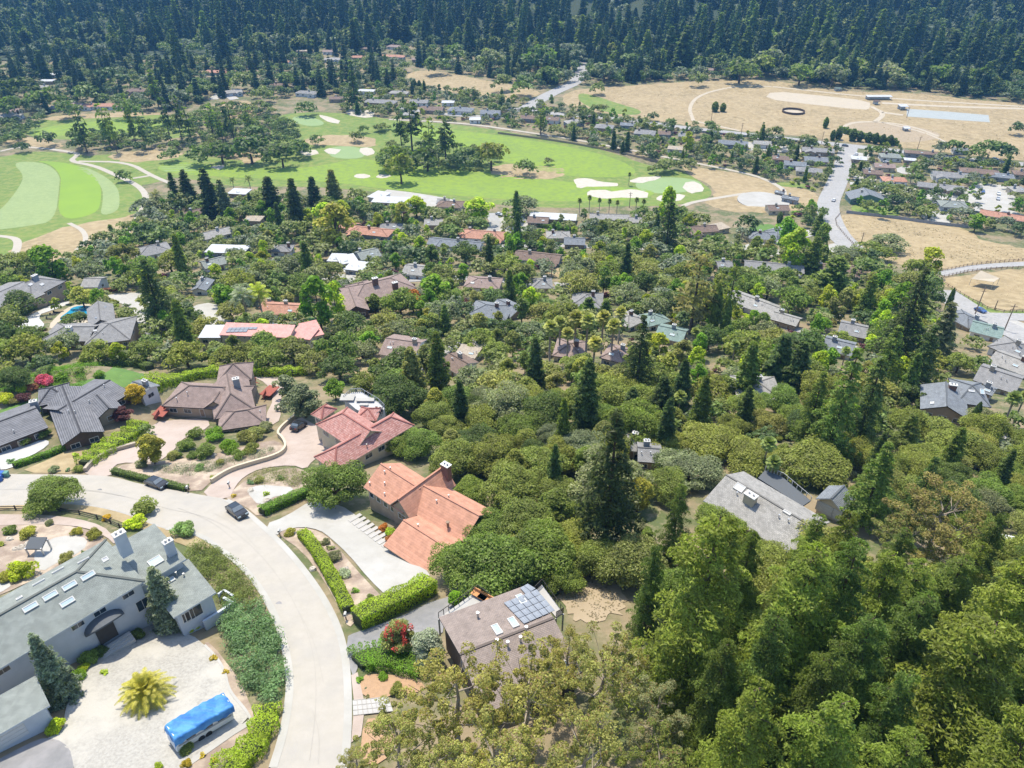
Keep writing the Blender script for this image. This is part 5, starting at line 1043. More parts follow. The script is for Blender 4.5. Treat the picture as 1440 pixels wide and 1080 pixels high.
# terrace furniture and poolside loungers
def furn(px, py, z, lb, cat, name, parts):
    p = W(px, py) if z is None else Pz(px, py, z); r = empty(name, p, lb, cat)
    for nm, c_, h_, mt in parts: mb = MB(); mb.box(c_, (h_[0], 0, 0), (0, h_[1], 0), (0, 0, h_[2])); mb.build(nm, [M[mt]], r)
for i, (px, py) in enumerate(((75, 443), (80, 440), (70, 449))):
    furn(px, py, None, 'dark pool lounger on the tan deck, ' + ['middle', 'rightmost', 'leftmost'][i] + ' of three', 'lounger', 'pool_lounger', [('seat', (0, 0, .3), (.95, .35, .05), 'darktrim'), ('backrest', (-.95, 0, .5), (.1, .35, .3), 'darktrim'), ('leg', (.7, 0, .12), (.05, .3, .14), 'metal'), ('leg', (-.6, 0, .12), (.05, .3, .14), 'metal')])
zt = Tf(*W(500, 652).xy) + 3.2 - .55
for px, py, lb, h_ in ((489, 561, 'grey hot tub at the left corner of the white roof terrace', (1.5, 1.2, .45)), (514, 564, 'long grey planter table in the middle of the white roof terrace', (1.9, .6, .4)), (512, 570, 'low grey coffee table on the white roof terrace', (.9, .4, .25))):
    furn(px, py, zt, lb, lb.split()[1] if 'tub' not in lb else 'hot tub', 'terrace_furniture', [('base', (0, 0, h_[2] * .45), (h_[0] * .85, h_[1] * .85, h_[2] * .45), 'w_grey'), ('top', (0, 0, h_[2]), (h_[0], h_[1], .07), 'conc')])
for k in range(7):
    a = k * .9; p = Pz(531 + 6 * math.cos(a), 582 + 4 * math.sin(a), zt); r = empty('terrace_chair', p, None, 'chair', 'chairs on the white roof terrace'); tag(r, 'dark chair around the table on the white roof terrace')
    for nm, c_, h_ in (('seat', (0, 0, .45), (.24, .24, .04)), ('backrest', (0, .22, .75), (.24, .03, .28)), ('leg', (-.2, 0, .22), (.03, .22, .22)), ('leg', (.2, 0, .22), (.03, .22, .22))): mb = MB(); mb.box(c_, (h_[0], 0, 0), (0, h_[1], 0), (0, 0, h_[2])); mb.build(nm, [M['darktrim']], r)
# boulders
for i, (px, py, s) in enumerate(((125, 607, 1.3), (118, 612, .9), (14, 758, .6), (30, 770, .7), (22, 772, .5), (40, 764, .6), (352, 690, .7), (376, 704, .8), (440, 800, .6), (486, 800, .5), (110, 752, .5), (300, 640, .7), (322, 636, .9), (335, 640, .6))):
    rg = np.random.default_rng(i); bm_v = []; n = 7
    for a in range(n):
        for b in range(5): th = b / 4 * math.pi; rr = s * (.8 + .4 * rg.random()); bm_v.append((rr * math.sin(th) * math.cos(a / n * 6.283), rr * math.sin(th) * math.sin(a / n * 6.283), rr * .65 * math.cos(th)))
    fq = [(a * 5 + b, a * 5 + b + 1, ((a + 1) % n) * 5 + b + 1, ((a + 1) % n) * 5 + b) for a in range(n) for b in range(4)]
    o = mk('boulder', bm_v, fq, M['rock']); o.location = W(px, py, s * .3); BOULD = globals().setdefault('BOULD', []); BOULD.append((o, px, py))
# ---------------------------------------------------------------- hedges and ground cover
def hedge(pts, width, height, col, label, name='hedge', leaf=.16, dens=55, cat='hedge', smooth=2, rough=.07, kind=None):
    P = wline(pts, smooth, 1.2); rg = np.random.default_rng(len(pts) + int(pts[0][0])); g = W(*pts[0]); r = empty(name, g, label, cat)
    L = sum((b - a).length for a, b in zip(P[:-1], P[1:])); far = proj(g.x, g.y, g.z)[2]; lf = leaf * max(1, far / 110)
    n = int(L * (width + 2 * height) * dens * (leaf / lf) ** 2 * 1.4); sl_ = np.array([(b - a).length for a, b in zip(P[:-1], P[1:])]); seg = rg.choice(len(P) - 1, n, p=sl_ / sl_.sum()); t = rg.random(n)
    a = np.array([(p.x, p.y) for p in P]); pa, pb = a[seg], a[seg + 1]; d = pb - pa; d /= np.linalg.norm(d, axis=1, keepdims=True) + 1e-9; nn = np.c_[-d[:, 1], d[:, 0]]
    base = pa + (pb - pa) * t[:, None]; per = rg.random(n) * (width + 2 * height); sx = np.where(per < height, -width / 2, np.where(per > height + width, width / 2, per - height - width / 2)); sz = np.where(per < height, per, np.where(per > height + width, per - height - width, height))
    N3 = np.where(((per < height))[:, None], np.c_[-nn, np.zeros(n)], np.where((per > height + width)[:, None], np.c_[nn, np.zeros(n)], np.array([[0, 0, 1.]])))
    wob = 1 + rough * .5 * np.sin(base[:, 0] * 1.9) + rough * .5 * np.sin(base[:, 1] * 2.3 + 1)
    xy = base + nn * (sx * wob)[:, None] + rg.normal(size=(n, 2)) * .05; z = T(xy[:, 0], xy[:, 1]) + sz * wob + rg.normal(size=n) * .05
    c = np.c_[xy, z] - np.array(g); me = leafmesh('foliage', c, N3 + rg.normal(size=(n, 3)) * .45 + [0, 0, .2], np.full(n, lf) * rg.uniform(.7, 1.3, n), M['leaf'], seed=1)
    o = bpy.data.objects.new('foliage', me); C.objects.link(o); o.parent = r; o.color = (*G[col], 1)
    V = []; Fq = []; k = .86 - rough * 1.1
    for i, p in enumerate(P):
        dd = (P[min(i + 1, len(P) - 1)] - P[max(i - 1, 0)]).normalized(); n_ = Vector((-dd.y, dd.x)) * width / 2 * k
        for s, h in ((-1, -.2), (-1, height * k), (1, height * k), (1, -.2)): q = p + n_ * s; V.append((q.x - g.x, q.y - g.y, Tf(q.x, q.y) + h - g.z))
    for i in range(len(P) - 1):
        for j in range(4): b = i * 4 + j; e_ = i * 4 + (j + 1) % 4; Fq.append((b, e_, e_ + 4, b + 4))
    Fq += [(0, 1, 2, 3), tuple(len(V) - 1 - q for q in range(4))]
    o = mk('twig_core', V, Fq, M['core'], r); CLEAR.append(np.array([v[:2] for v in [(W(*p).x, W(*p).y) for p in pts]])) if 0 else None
    return r
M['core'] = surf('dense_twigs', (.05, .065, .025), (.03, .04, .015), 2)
hedge([(425, 753), (440, 769), (455, 793), (467, 814), (479, 836), (491, 862)], 1.7, 1.5, 'lime', 'curved clipped bright green hedge between the road and the concrete driveway')
hedge([(503, 880), (545, 860), (583, 842), (606, 828)], 3.0, 2.6, 'lime', 'thick clipped bright green hedge between the concrete and asphalt driveways')
hedge([(369, 724), (400, 710), (438, 693)], 1.9, 1.6, 'bright', 'straight clipped green hedge left of the concrete driveway entrance')
hedge([(160, 665), (200, 675), (232, 682), (264, 690)], 1.2, 1.1, 'mid', 'low clipped hedge along the upper kerb behind the parked wagon')
hedge([(21, 658), (60, 645), (96, 631)], 1.3, 1.3, 'bright', 'clipped hedge in front of the dark grey tiled house')
hedge([(205, 560), (232, 540), (262, 532), (330, 526), (400, 529), (432, 525)], 3.2, 2.3, 'lime', 'long billowy yellow-green hedge behind the brown hip-roofed house', rough=.2)
hedge([(120, 655), (150, 635), (185, 615), (200, 598)], 4.0, 1.7, 'lime', 'spreading yellow-green juniper bank beside the stone wall', rough=.25)
hedge([(22, 450), (45, 436), (70, 424), (94, 416)], 2.2, 1.5, 'mid', 'long curved hedge with dark lower side above the pool driveway', rough=.1)
hedge([(134, 412), (160, 409), (174, 407)], 2.2, 1.3, 'red', 'red-topped hedge strip right of the small light-grey gabled house')
hedge([(60, 535), (100, 524), (140, 517), (190, 512), (212, 520)], 2.5, 1.6, 'mid', 'dark clipped hedge above the curved green lawn')
hedge([(502, 935), (520, 925), (545, 925), (570, 932), (600, 945)], 4.2, 1.3, 'bright', 'low sprawling bright green hedge below the asphalt driveway', rough=.25)
hedge([(330, 1080), (352, 1062), (372, 1032), (378, 1000)], 3.2, 1.6, 'lime', 'yellow-green hedge right of the tarped camper at the bottom', rough=.3)
hedge([(300, 1110), (322, 1090), (345, 1068)], 3.0, 1.6, 'lime', 'yellow-green hedge at the bottom edge beside the road', rough=.3)
hedge([(130, 905), (165, 893), (205, 877)], 1.6, .9, 'oak', 'low planting strip under the courtyard house wall', rough=.3)
hedge([(1180, 185), (1215, 195), (1262, 205)], 3.5, 3.5, 'mid', 'tall dark roadside hedge row above the valley junction', rough=.3, leaf=.3)
hedge([(200, 338), (200, 328), (222, 328)], 1.5, 1.2, 'lime', 'small U-shaped clipped hedge near the cart path', leaf=.3)
hedge([(595, 358), (615, 364)], 2, 1.5, 'lime', 'short yellow-green hedge on the lane right of centre-left', leaf=.3)
hedge([(750, 318), (780, 322), (812, 325)], 2, 1.8, 'mid', 'clipped dark hedge in front of the white flat-roofed long house', leaf=.3)
def mound(name, pts, h, col, label, leaf, dens, clump=.9, cat='ground cover'):
    P = [W(*p) for p in pts]; a = np.array([(p.x, p.y) for p in chaikin([Vector((p.x, p.y)) for p in P], 1)]); rg = np.random.default_rng(7 + len(pts)); mn, mx = a.min(0), a.max(0)
    n = int((mx - mn).prod() / clump ** 2 * 1.5); G_ = rg.uniform(mn, mx, (n, 2)); G_ = G_[inpoly(G_, a)]
    K = len(G_); rad = rg.uniform(.6, 1.15, K) * clump; hh = rg.uniform(.35, 1, K) * h; per = int(dens * clump ** 2 * 4)
    cen = np.c_[G_, T(G_[:, 0], G_[:, 1]) + hh]; p, nn, s = clumps(rg, cen, rad, per, leaf, flat=.7)
    g = np.array(W(*pts[0])); me = leafmesh(name, p - g, nn, s, M['leaf'], seed=2, aspect=.4); o = bpy.data.objects.new(name, me); C.objects.link(o); o.location = g; o.color = (*G[col], 1)
    tag(o, label, cat, kind='stuff'); CLEAR.append(a)
mound('juniper_bank', [(262, 770), (295, 772), (330, 792), (352, 822), (372, 855), (345, 862), (318, 858), (300, 835), (275, 800)], 1.3, 'oak', 'dense olive green shrub bank between the courtyard house and the curving road', .2, 26, 1.0)
mound('juniper_bank', [(318, 860), (345, 858), (374, 858), (388, 890), (398, 930), (400, 965), (392, 998), (368, 985), (345, 965), (330, 930), (318, 890)], 1.7, 'jun', 'feathery soft green juniper bank along the inner edge of the road', .26, 22, 1.1)
mound('ground_cover', [(345, 672), (380, 658), (420, 660), (440, 680), (420, 688), (390, 680), (360, 684)], .3, 'olive', 'patchy low planting beside the villa driveway', .16, 12, .7)
mound('ground_cover', [(200, 660), (240, 655), (300, 650), (350, 640), (390, 625), (380, 642), (320, 655), (270, 672)], .35, 'gg', 'grey-green low planting on the bed behind the low roadside hedge', .16, 12, .7)
mound('ground_cover', [(100, 560), (60, 545), (20, 550), (0, 555), (0, 540), (60, 525), (120, 515), (180, 512), (120, 540)], .4, 'bright', 'mixed low planting around the curved lawn', .25, 8, .9)
# ---------------------------------------------------------------- trees placed one by one
def many(kind, txt, col):
    for q in txt.split():
        c_ = q.split(','); tr(kind, float(c_[0]), float(c_[1]), float(c_[2]), c_[3] if len(c_) > 3 else col, float(c_[4]) if len(c_) > 4 else 1)
def manyc(kind, txt, col):
    for q in txt.split():
        c_ = q.split(','); co(kind, *map(float, c_[:4]), c_[4] if len(c_) > 4 else col)
tr('datepalm', 202, 968, 98, 'dpalm', 1, 'big round date palm in the middle of the white gravel court')
co('spruce', 244, 880, 798, 62, 'blue', 'blue-green spruce shading the right end of the courtyard house'); co('spruce', 92, 980, 892, 58, 'blue', 'blue-green spruce between the courtyard house and the carport')
tr('shrub', 77, 1020, 30, 'lime', 1.3, 'clipped yellow-green ball shrub at the carport corner')
many('shrub', '270,880,26,yel 22,690,1 120,909,34,mid 147,945,14,lime 112,940,12,lime 160,880,16,gg 15,745,24,mid 40,749,30,pgold 70,735,16,gg 108,748,20,pgold 131,752,26,pgold 92,785,26,olive 30,802,46,lime 8,812,30,pgold 3,765,12,yel 56,762,10,oak 118,776,10,mid 300,925,14,gold 318,944,12,gold 258,1050,30,oak 322,1010,14,lime 285,1062,12,gold 262,1074,18,gold 222,1078,16,lime 300,1070,14,gold 200,652,22,gg', 'oak')
many('shrub', '258,745,38,jun 190,735,34,lime 205,714,44,oak 150,728,16,gold 62,610,22,mid 33,620,24,mid 14,649,14,jun 19,611,16,orange 105,640,14,lime 110,660,18,oak 75,660,18,gg 96,661,10,jun 245,640,24,olive 280,657,18,jun 300,672,14,pgold 352,678,14,jun 365,675,18,olive 328,697,10,gold 405,760,1 407,748,20,pgold 374,694,12,lime 395,672,14,mid', 'oak')
many('shrub', '458,762,16,gg 470,783,26,gg 484,807,22,silver 500,830,14,bright 465,770,14,olive 520,842,18,mid 508,850,12,jun 505,956,14,bright 560,970,28,oak 549,893,1 538,952,18,bright 514,968,6,gg 517,980,10,brown 528,985,6,pgold 449,765,14,olive 550,748,20,lime 540,742,18,orange 548,757,16,orange 478,825,10,olive', 'oak')
many('shrub', '275,610,28,mid 300,612,34,bright 262,625,30,mid 290,635,36,mid 320,628,34,bright 345,615,34,olive 362,608,34,olive 375,600,26,gg 335,640,24,mid 352,630,28,oak 270,640,20,mid 310,650,16,olive 252,640,16,mid', 'mid')
many('shrub', '33,560,24,plum 18,565,18,brown 8,560,30,yel 45,545,20,red 30,548,20,lime 60,535,30,pink 85,530,22,bright 110,522,20,mid 140,527,20,bright 5,520,40,olive 180,500,26,mid 200,505,22,bright 150,500,24,olive 120,505,28,olive 190,510,16,pink 140,497,24,yel 160,510,12,brown', 'mid')
many('broad', '188,552,36,gold,.7 210,628,44,pgold,.9 172,580,30,plum,.6', 'gold')
many('oak', '70,692,80,mid,.75 205,602,26,mid', 'oak')
many('broad', '560,893,52,olive,.9 600,908,56,silver,.9 640,840,24,bright,.9 445,420,56,bright,1.2 470,418,38,lime,1.2 65,370,62,bright,.8 455,305,46,lime,.9 470,312,60,pgold,.9 480,295,30,yel,.9 310,412,34,bright,.8 113,415,36,pgold,.7 610,405,50,bright,.8 967,198,26,yel,1 1105,325,36,bright,1.2 1120,345,50,lime,1 1310,365,44,yel,.8 1245,395,34,bright,1 1270,420,44,bright,1.1 1242,290,18,bright,1.3 1375,310,26,bright,.8 940,285,30,lime,1.6 1240,440,34,bright,1.2 1158,330,30,mid,1.1 580,420,34,orange,.8 565,300,30,pgold 672,293,50,lime,.6 585,288,40,lime,.6 1140,290,20,bright 215,290,30,gg,.6 1088,130,1 400,540,36,gg,.8 425,560,56,gg,.75 470,545,34,bright,.8', 'bright')
many('oak', '470,678,90,mid 395,570,20,gg 475,512,60,dark 442,505,50,olive 375,500,60,oak 320,500,50,oak 300,500,40,mid 260,495,60,oak 230,500,40,oak 200,490,50,oak 345,495,50,oak 410,490,60,olive 90,480,52,gg 40,470,50,mid 10,490,60,mid 60,510,40,dark 15,530,50,dark', 'oak')
many('oak', '700,790,130,mid 650,790,90,mid 760,770,110,mid 800,760,80,oak 740,730,90,oak 690,740,70,mid 790,810,60,mid 640,640,80,oak 590,620,60,mid 560,620,50,mid 690,640,80,oak 720,680,90,oak 660,690,60,mid 610,580,60,oak 680,590,70,oak 730,600,70,mid 640,560,60,mid 760,650,80,oak 790,690,70,oak 700,540,70,olive 750,560,60,oak 1010,735,75,mid,.8', 'mid')
many('oak', '562,232,46,oak,1.4 740,232,34,mid 690,215,50,oak,1.2 935,232,44,oak,.6 172,245,26,mid 62,192,30,dark,1.1 445,195,24,mid 20,190,30,mid 30,205,24,dark 500,190,24,oak 512,180,18,mid 535,178,30,oak,.5 735,285,50,gg,.8 1432,178,26,dark 1395,207,42,mid 1412,210,40,dark 1345,205,34,mid 1372,212,30,mid 1325,205,26,gg 1335,240,1 1090,185,28,olive,1.1 998,175,20,mid,1.2 1010,340,40,mid 1250,340,60,gg,.6 1190,355,50,gg,.6 1225,350,60,mid,.6 1437,320,30,dark 395,215,50,dark 350,205,60,dark 310,210,50,dark 280,215,40,mid 240,215,30,mid 195,205,26,dark 150,195,30,mid 110,200,30,dark 100,190,24,mid 210,200,20,mid 420,205,40,mid 360,185,40,mid 560,215,50,mid 600,220,50,dark 640,225,40,dark 540,225,40,mid 660,215,36,mid 770,225,16,olive', 'mid')
manyc('fir', '850,772,572,122,vdark 893,560,440,62,vdark 1160,650,485,84,mid 1200,635,500,76,dark 1130,630,520,60,mid 1255,520,372,80,vdark 1235,550,455,60,mid 1285,545,455,60,dark 935,358,276,44,vdark 500,153,84,26,dark 230,462,362,64,dark 1265,640,580,60,mid 1210,740,620,80,mid 1270,760,640,60,dark', 'dark')
manyc('darkconif', '822,612,505,52,dark 932,640,560,38,dark 885,600,545,40,dark 926,596,528,46,dark 618,548,466,38,mid 583,566,488,50,olive 790,640,560,30,mid 778,700,625,30,dark 385,302,248,36,vdark 420,320,250,30,vdark 445,300,248,28,vdark 472,292,238,30,olive 300,305,236,34,vdark 268,288,238,30,vdark 250,290,242,20,dark 320,310,252,26,gg 1138,386,332,30,mid 826,458,418,36,mid 850,458,420,26,mid 1045,560,480,40,mid 1090,540,470,50,dark 1115,550,480,44,dark 1165,420,360,60,mid 105,330,1,1 1345,450,1,1 65,110,70,20,dark 1148,330,300,20,mid', 'dark')
manyc('spruce', '1310,508,426,62,gg 790,830,1,1', 'gg')
manyc('pine', '165,215,148,14,mid 155,205,145,22,mid 193,205,150,12,dark 205,208,158,16,dark 240,198,133,16,dark 257,200,130,18,dark 270,200,150,20,mid 123,215,150,24,dark 300,190,145,22,mid 330,200,140,30,dark 355,190,150,22,mid 315,205,155,16,mid 580,215,140,38,dark 565,210,150,24,dark 605,220,165,24,mid 627,228,160,32,dark 190,200,130,12,mid 223,150,95,18,mid 970,470,352,70,brown 1000,470,380,40,oak 815,172,150,14,dark 760,190,150,18,mid 820,180,152,16,dark 668,140,122,16,dark 1020,460,370,36,mid', 'mid')
manyc('cypress', '1360,612,565,12,dark 1328,445,405,8,dark 1000,475,400,16,mid 1015,480,420,14,mid 705,150,136,8,dark 715,152,138,7,dark 583,125,112,7,dark 590,125,113,6,dark 505,120,100,8,dark 1005,157,143,9,mid 1016,157,145,8,mid 1178,196,180,9,dark 1198,198,182,10,dark 1208,199,185,8,dark 1220,200,186,9,dark 1230,202,187,8,dark 1250,204,190,9,dark 1160,180,165,7,mid 1095,315,298,8,dark 1170,197,183,7,dark 1240,203,189,8,dark', 'dark')
many('fanpalm', '774,476,26,fanp 787,468,24,fanp 809,464,28,fanp 826,468,28,fanp 848,462,26,fanp 862,474,26,fanp 872,453,22,fanp 836,498,26,fanp 798,482,22,fanp 1078,638,26 1085,664,26 829,284,9 843,287,8 857,289,9 885,250,7 815,288,9 868,290,8 895,287,9 905,289,9 1420,575,26 1436,570,22 955,570,22 965,545,18 920,500,14 1115,690,1', 'palm')
many('featherpalm', '342,425,44,gg 365,420,44,lime 350,255,18,mid 327,256,14,mid 282,255,12,palm 220,280,26,olive 1285,240,22,mid 1222,208,10,palm 950,600,24,palm', 'palm')
# lower right redwood stand and eucalyptus
manyc('redwood', '958,985,716,175 1075,1000,762,165 1128,985,756,120,redw2 1015,930,745,80,redw2 1185,960,772,130 1238,930,790,110 1285,1085,866,210 1225,1010,830,120,redw2 1350,985,788,160 1438,1040,832,150,redw2 1392,900,770,120,redw2 1005,1175,962,150 1100,1190,985,170 1200,1200,1030,140 1330,1210,1000,190 1430,1230,1030,150 1155,1050,860,120,redw2 1440,890,745,100,redw2 1292,920,780,110,redw2 1035,1060,862,110,redw2 1370,1090,900,140,redw2 1195,1120,945,110,redw2 1440,1120,930,120 905,890,765,60,redw2 985,1060,900,100,redw2 1110,1090,900,120,redw2', 'redw')
many('euc', '1318,735,130,brown,.85 1270,760,90,olive,.8 640,985,150 745,985,150,euc 770,950,80,euc 560,1045,110 850,955,130,euc 920,1010,100,gg 700,1075,140 820,1080,150,euc 620,1085,110 500,1072,50,euc,.7 930,1080,110,oak 800,925,80,euc,.9 880,930,70,euc,.9', 'euc')
many('oak', '1170,775,110,olive,.7 1110,790,60,oak,.8 1060,640,90,oak,.7 1150,650,110,oak,.7 1000,620,90,oak,.7 970,660,90,gg,.7 940,620,60,oak 1100,560,60,mid 1340,620,90,oak,.8 1300,640,70,oak,.8 1385,640,60,oak 1390,690,70,mid 1425,700,60,mid 1110,610,1 1420,660,50,mid 1350,508,46,oak 1382,512,40,mid 1325,470,40,mid 1330,535,40,oak 1370,480,30,oak 1440,620,50,oak 1300,450,40,mid 1428,590,40,mid', 'oak')
many('shrub', '125,925,32,mid 142,916,24,dark 108,950,26,bright 101,966,18,lime 165,905,18,gg 192,893,26,dark 118,940,20,lime 178,899,20,mid', 'mid')
many('oak', '1100,50,48,mid 1167,67,55,dark 1090,80,50,gg 1127,100,45,mid 1173,100,50,gg 1203,93,50,mid 1207,117,16,dark 1250,100,46,gg 1320,102,46,mid 1377,108,52,dark 980,108,30,oak 1043,95,50,mid 1073,88,46,oak 687,80,45,gg 757,78,60,dark 770,103,40,mid 737,117,42,mid 707,113,35,oak 610,88,38,mid 640,72,40,mid 843,122,26,oak 850,97,45,gg 790,40,45,mid 890,85,40,mid 910,87,36,dark 540,100,26,mid 560,100,24,oak 30,120,50,dark 60,135,46,mid 120,130,44,mid 20,145,50,dark 180,150,40,mid 240,130,44,gg 280,120,40,mid 340,110,40,oak 400,110,36,mid 450,105,34,mid 150,105,44,dark 90,150,40,mid 370,130,34,oak 430,150,30,mid', 'mid')
manyc('redwood', '500,76,26,26,vdark 520,66,18,26,far 556,62,15,32,vdark 700,70,6,38,vdark 600,62,14,26,far 440,55,8,24,vdark 408,66,32,24,vdark 255,100,40,30,dark 318,88,26,28,far 660,76,24,28,far 875,72,30,30,far 940,86,36,32,dark 960,98,34,44,dark 1020,84,40,30,far 822,70,22,28,far 1230,70,22,34,far 1330,95,42,44,far 1405,90,40,40,dark 780,66,20,28,far', 'far')
TREES = [t for t in TREES if t['w'] > 4]
# ---------------------------------------------------------------- woodland fill (each still a tree of its own)
for a_ in ((84, 448), (100, 440), (115, 440), (127, 434), (40, 455), (55, 450), (70, 435), (160, 415), (200, 425), (205, 450), (222, 470), (180, 422), (285, 440), (310, 450), (430, 445), (500, 385), (640, 352), (700, 320), (1045, 350), (1170, 300), (1182, 335), (1385, 275), (1410, 290), (1345, 424), (1380, 445), (1420, 460), (690, 555), (1060, 590), (1195, 620), (780, 398), (840, 398), (1130, 462), (815, 815), (850, 850), (150, 535), (180, 530), (100, 545), (1210, 240), (1150, 205), (774, 476), (787, 468), (809, 464), (826, 468), (848, 462), (862, 474), (836, 498), (340, 425), (365, 420), (450, 418)):
    p_ = W(*a_); KEEP.append(proj(*p_))
KP = np.array(KEEP)
def blocked(t, frac=.6):
    """would this crown hide a roof that the photograph shows"""
    kr, kh = KH[t['k']]; px, py, zc = proj(t['x'], t['y'], t['z'] + kh * t['h'] * .55); rx = t['w'] / 2 * frac; ry = kh * t['h'] * .45 * F / zc * .9 * frac
    near = KP[:, 2] > zc + 1
    return bool(np.any(((KP[near, 0] - px) / (rx + 1)) ** 2 + ((KP[near, 1] - py) / (ry + 1)) ** 2 < 1))
OCC = [(t['x'], t['y'], KH[t['k']][0] * t['r']) for t in TREES]
TREES = [t for t in TREES]
def fill(poly, sp_, mix, seed, ov=.8, tries=1., check=True, cl=True):
    rg = np.random.default_rng(seed); P = [W(*p) for p in poly]; a = np.array([(p.x, p.y) for p in P]); mn, mx = a.min(0), a.max(0)
    n = int((mx - mn).prod() / sp_ ** 2 * 3 * tries); Q = rg.uniform(mn, mx, (n, 2)); Q = Q[inpoly(Q, a)]; bad = np.zeros(len(Q), bool)
    for c_ in (CLEAR if cl else []):
        if len(c_) > 2: bad |= inpoly(Q, c_)
    Q = Q[~bad]; ks = list(mix); pr = np.array([mix[k][0] for k in ks], float); pr /= pr.sum(); made = 0
    occ = np.array(OCC) if OCC else np.zeros((1, 3)); occ = list(map(tuple, occ))
    oa = np.array(occ)
    for x, y in Q:
        k = ks[rg.choice(len(ks), p=pr)]; _, kind, r0, r1, cols = mix[k]; rr = rg.uniform(r0, r1); kr, kh = KH[kind]
        d = np.hypot(oa[:, 0] - x, oa[:, 1] - y)
        if np.any(d < (oa[:, 2] + rr * 1) * ov * .75): continue
        s = rr / kr; hs = s * rg.uniform(.85, 1.2); z = Tf(x, y); px, py, zc = proj(x, y, z + kh * hs * .6)
        t = dict(k=kind, x=x, y=y, z=z, r=s, h=hs, c=cols[rg.integers(len(cols))], px=px, py=py, zc=zc, w=rr * 2 * F / zc, label=None)
        if check and blocked(t): continue
        if px < -90 or px > 1560 or py > 1160: continue
        TREES.append(t); OCC.append((x, y, rr)); oa = np.vstack([oa, (x, y, rr)]); made += 1
    return made
oakc = ('oak', 'oak', 'mid', 'olive', 'dark', 'gg')
W1 = dict(o=(6, 'oak', 3.2, 7.2, ('oak', 'oak', 'mid', 'olive', 'gg', 'dark')), b=(.9, 'broad', 2.2, 3.6, ('mid', 'oak', 'olive', 'pgold')), s=(1.4, 'shrub', 1.0, 2.0, ('oak', 'mid', 'brown', 'gg')), c=(.1, 'darkconif', 2.4, 3.2, ('mid', 'dark')))
c1 = fill([(500, 545), (560, 470), (640, 440), (760, 450), (900, 480), (960, 560), (960, 640), (930, 720), (900, 790), (880, 850), (820, 850), (700, 800), (640, 800), (710, 700), (640, 640), (600, 600), (545, 580)], 6.5, W1, 1, .72, 2)
W2 = dict(o=(7, 'oak', 3.8, 7.4, oakc), s=(3, 'shrub', 1.0, 2.4, ('mid', 'oak', 'bright', 'lime', 'brown', 'plum', 'gg', 'yel')), b=(2.2, 'broad', 2.0, 3.8, ('mid', 'bright', 'bright', 'olive', 'yel', 'lime')), c=(.14, 'darkconif', 2.6, 3.8, ('dark', 'mid')), p=(.15, 'fanpalm', 1.4, 1.9, ('palm',)))
c2 = fill([(190, 300), (330, 280), (520, 290), (700, 312), (960, 310), (1180, 360), (1300, 400), (1320, 470), (1290, 560), (1100, 600), (960, 560), (760, 450), (560, 470), (500, 545), (430, 500), (250, 510), (60, 520), (0, 520), (-10, 380), (90, 370), (190, 330)], 9, W2, 2, .66, 2.2)
c3 = fill([(960, 560), (1290, 560), (1310, 600), (1560, 640), (1560, 800), (1200, 740), (1180, 690), (1000, 640), (960, 700), (930, 720)], 7, dict(o=(5, 'oak', 3, 5, oakc), s=(3, 'shrub', 1, 2, ('oak', 'mid', 'gg')), c=(.6, 'darkconif', 2, 3, ('mid', 'dark'))), 3, .75, 1.5)
c4 = fill([(900, 800), (1000, 790), (1560, 790), (1560, 1100), (1000, 1100), (900, 980)], 7, dict(c=(3, 'redwood', 3, 4.4, ('redw', 'redw2', 'redw2')), o=(3, 'oak', 3.5, 5.5, ('mid', 'oak')), s=(2, 'shrub', 1.2, 2.2, ('mid', 'oak'))), 4, .7, 1.5)
WV = dict(o=(5, 'oak', 3, 6.2, ('oak', 'mid', 'dark', 'olive', 'gg')), s=(5, 'shrub', 1.2, 2.6, ('mid', 'oak', 'bright', 'plum', 'yel', 'brown')), b=(2, 'broad', 2, 3.6, ('mid', 'bright', 'dark', 'yel', 'olive')), c=(.3, 'darkconif', 1.6, 2.6, ('dark', 'mid')))
c5 = fill([(480, 120), (560, 120), (740, 145), (960, 175), (1100, 196), (1190, 208), (1175, 290), (1160, 330), (1100, 310), (1000, 260), (930, 230), (740, 182), (600, 168), (480, 160)], 12, WV, 5, .7, 2)
c6 = fill([(1195, 210), (1300, 218), (1560, 250), (1560, 350), (1370, 322), (1290, 310), (1190, 298), (1190, 240)], 12, WV, 6, .72, 2)
WF = dict(o=(6, 'oak', 4, 7.5, ('mid', 'dark', 'gg', 'dark', 'oak')), c=(2.2, 'redwood', 3.5, 5.5, ('far', 'vdark')), b=(1, 'broad', 3, 4.5, ('mid', 'dark', 'olive')), s=(1.2, 'shrub', 2, 3, ('oak', 'mid', 'brown')))
c7 = fill([(-40, 95), (0, 90), (200, 85), (400, 80), (520, 62), (700, 78), (800, 95), (760, 125), (680, 110), (580, 92), (560, 130), (480, 135), (380, 140), (300, 140), (230, 158), (60, 165), (-40, 180)], 15, WF, 7, .75, 1.5)
WB = dict(o=(6, 'oak', 5, 9, ('mid', 'dark', 'gg', 'dark')), b=(1.5, 'broad', 4, 5.5, ('mid', 'dark', 'olive')), c=(1.5, 'redwood', 4, 5.5, ('far', 'vdark')))
c8 = fill([(660, 82), (820, 70), (900, 78), (960, 85), (1100, 95), (1250, 108), (1460, 125), (1460, 146), (1360, 138), (1280, 127), (1200, 126), (1090, 110), (960, 114), (860, 120), (770, 122), (700, 110)], 16, WB, 8, .7, 2)
c9 = fill([(485, 545), (520, 535), (600, 560), (610, 600), (560, 590)], 6, W1, 9, .8)
WG = dict(o=(6, 'oak', 3, 5.5, ('dark', 'mid', 'oak')), s=(3, 'shrub', 1.5, 2.5, ('gg', 'oak', 'mid')))
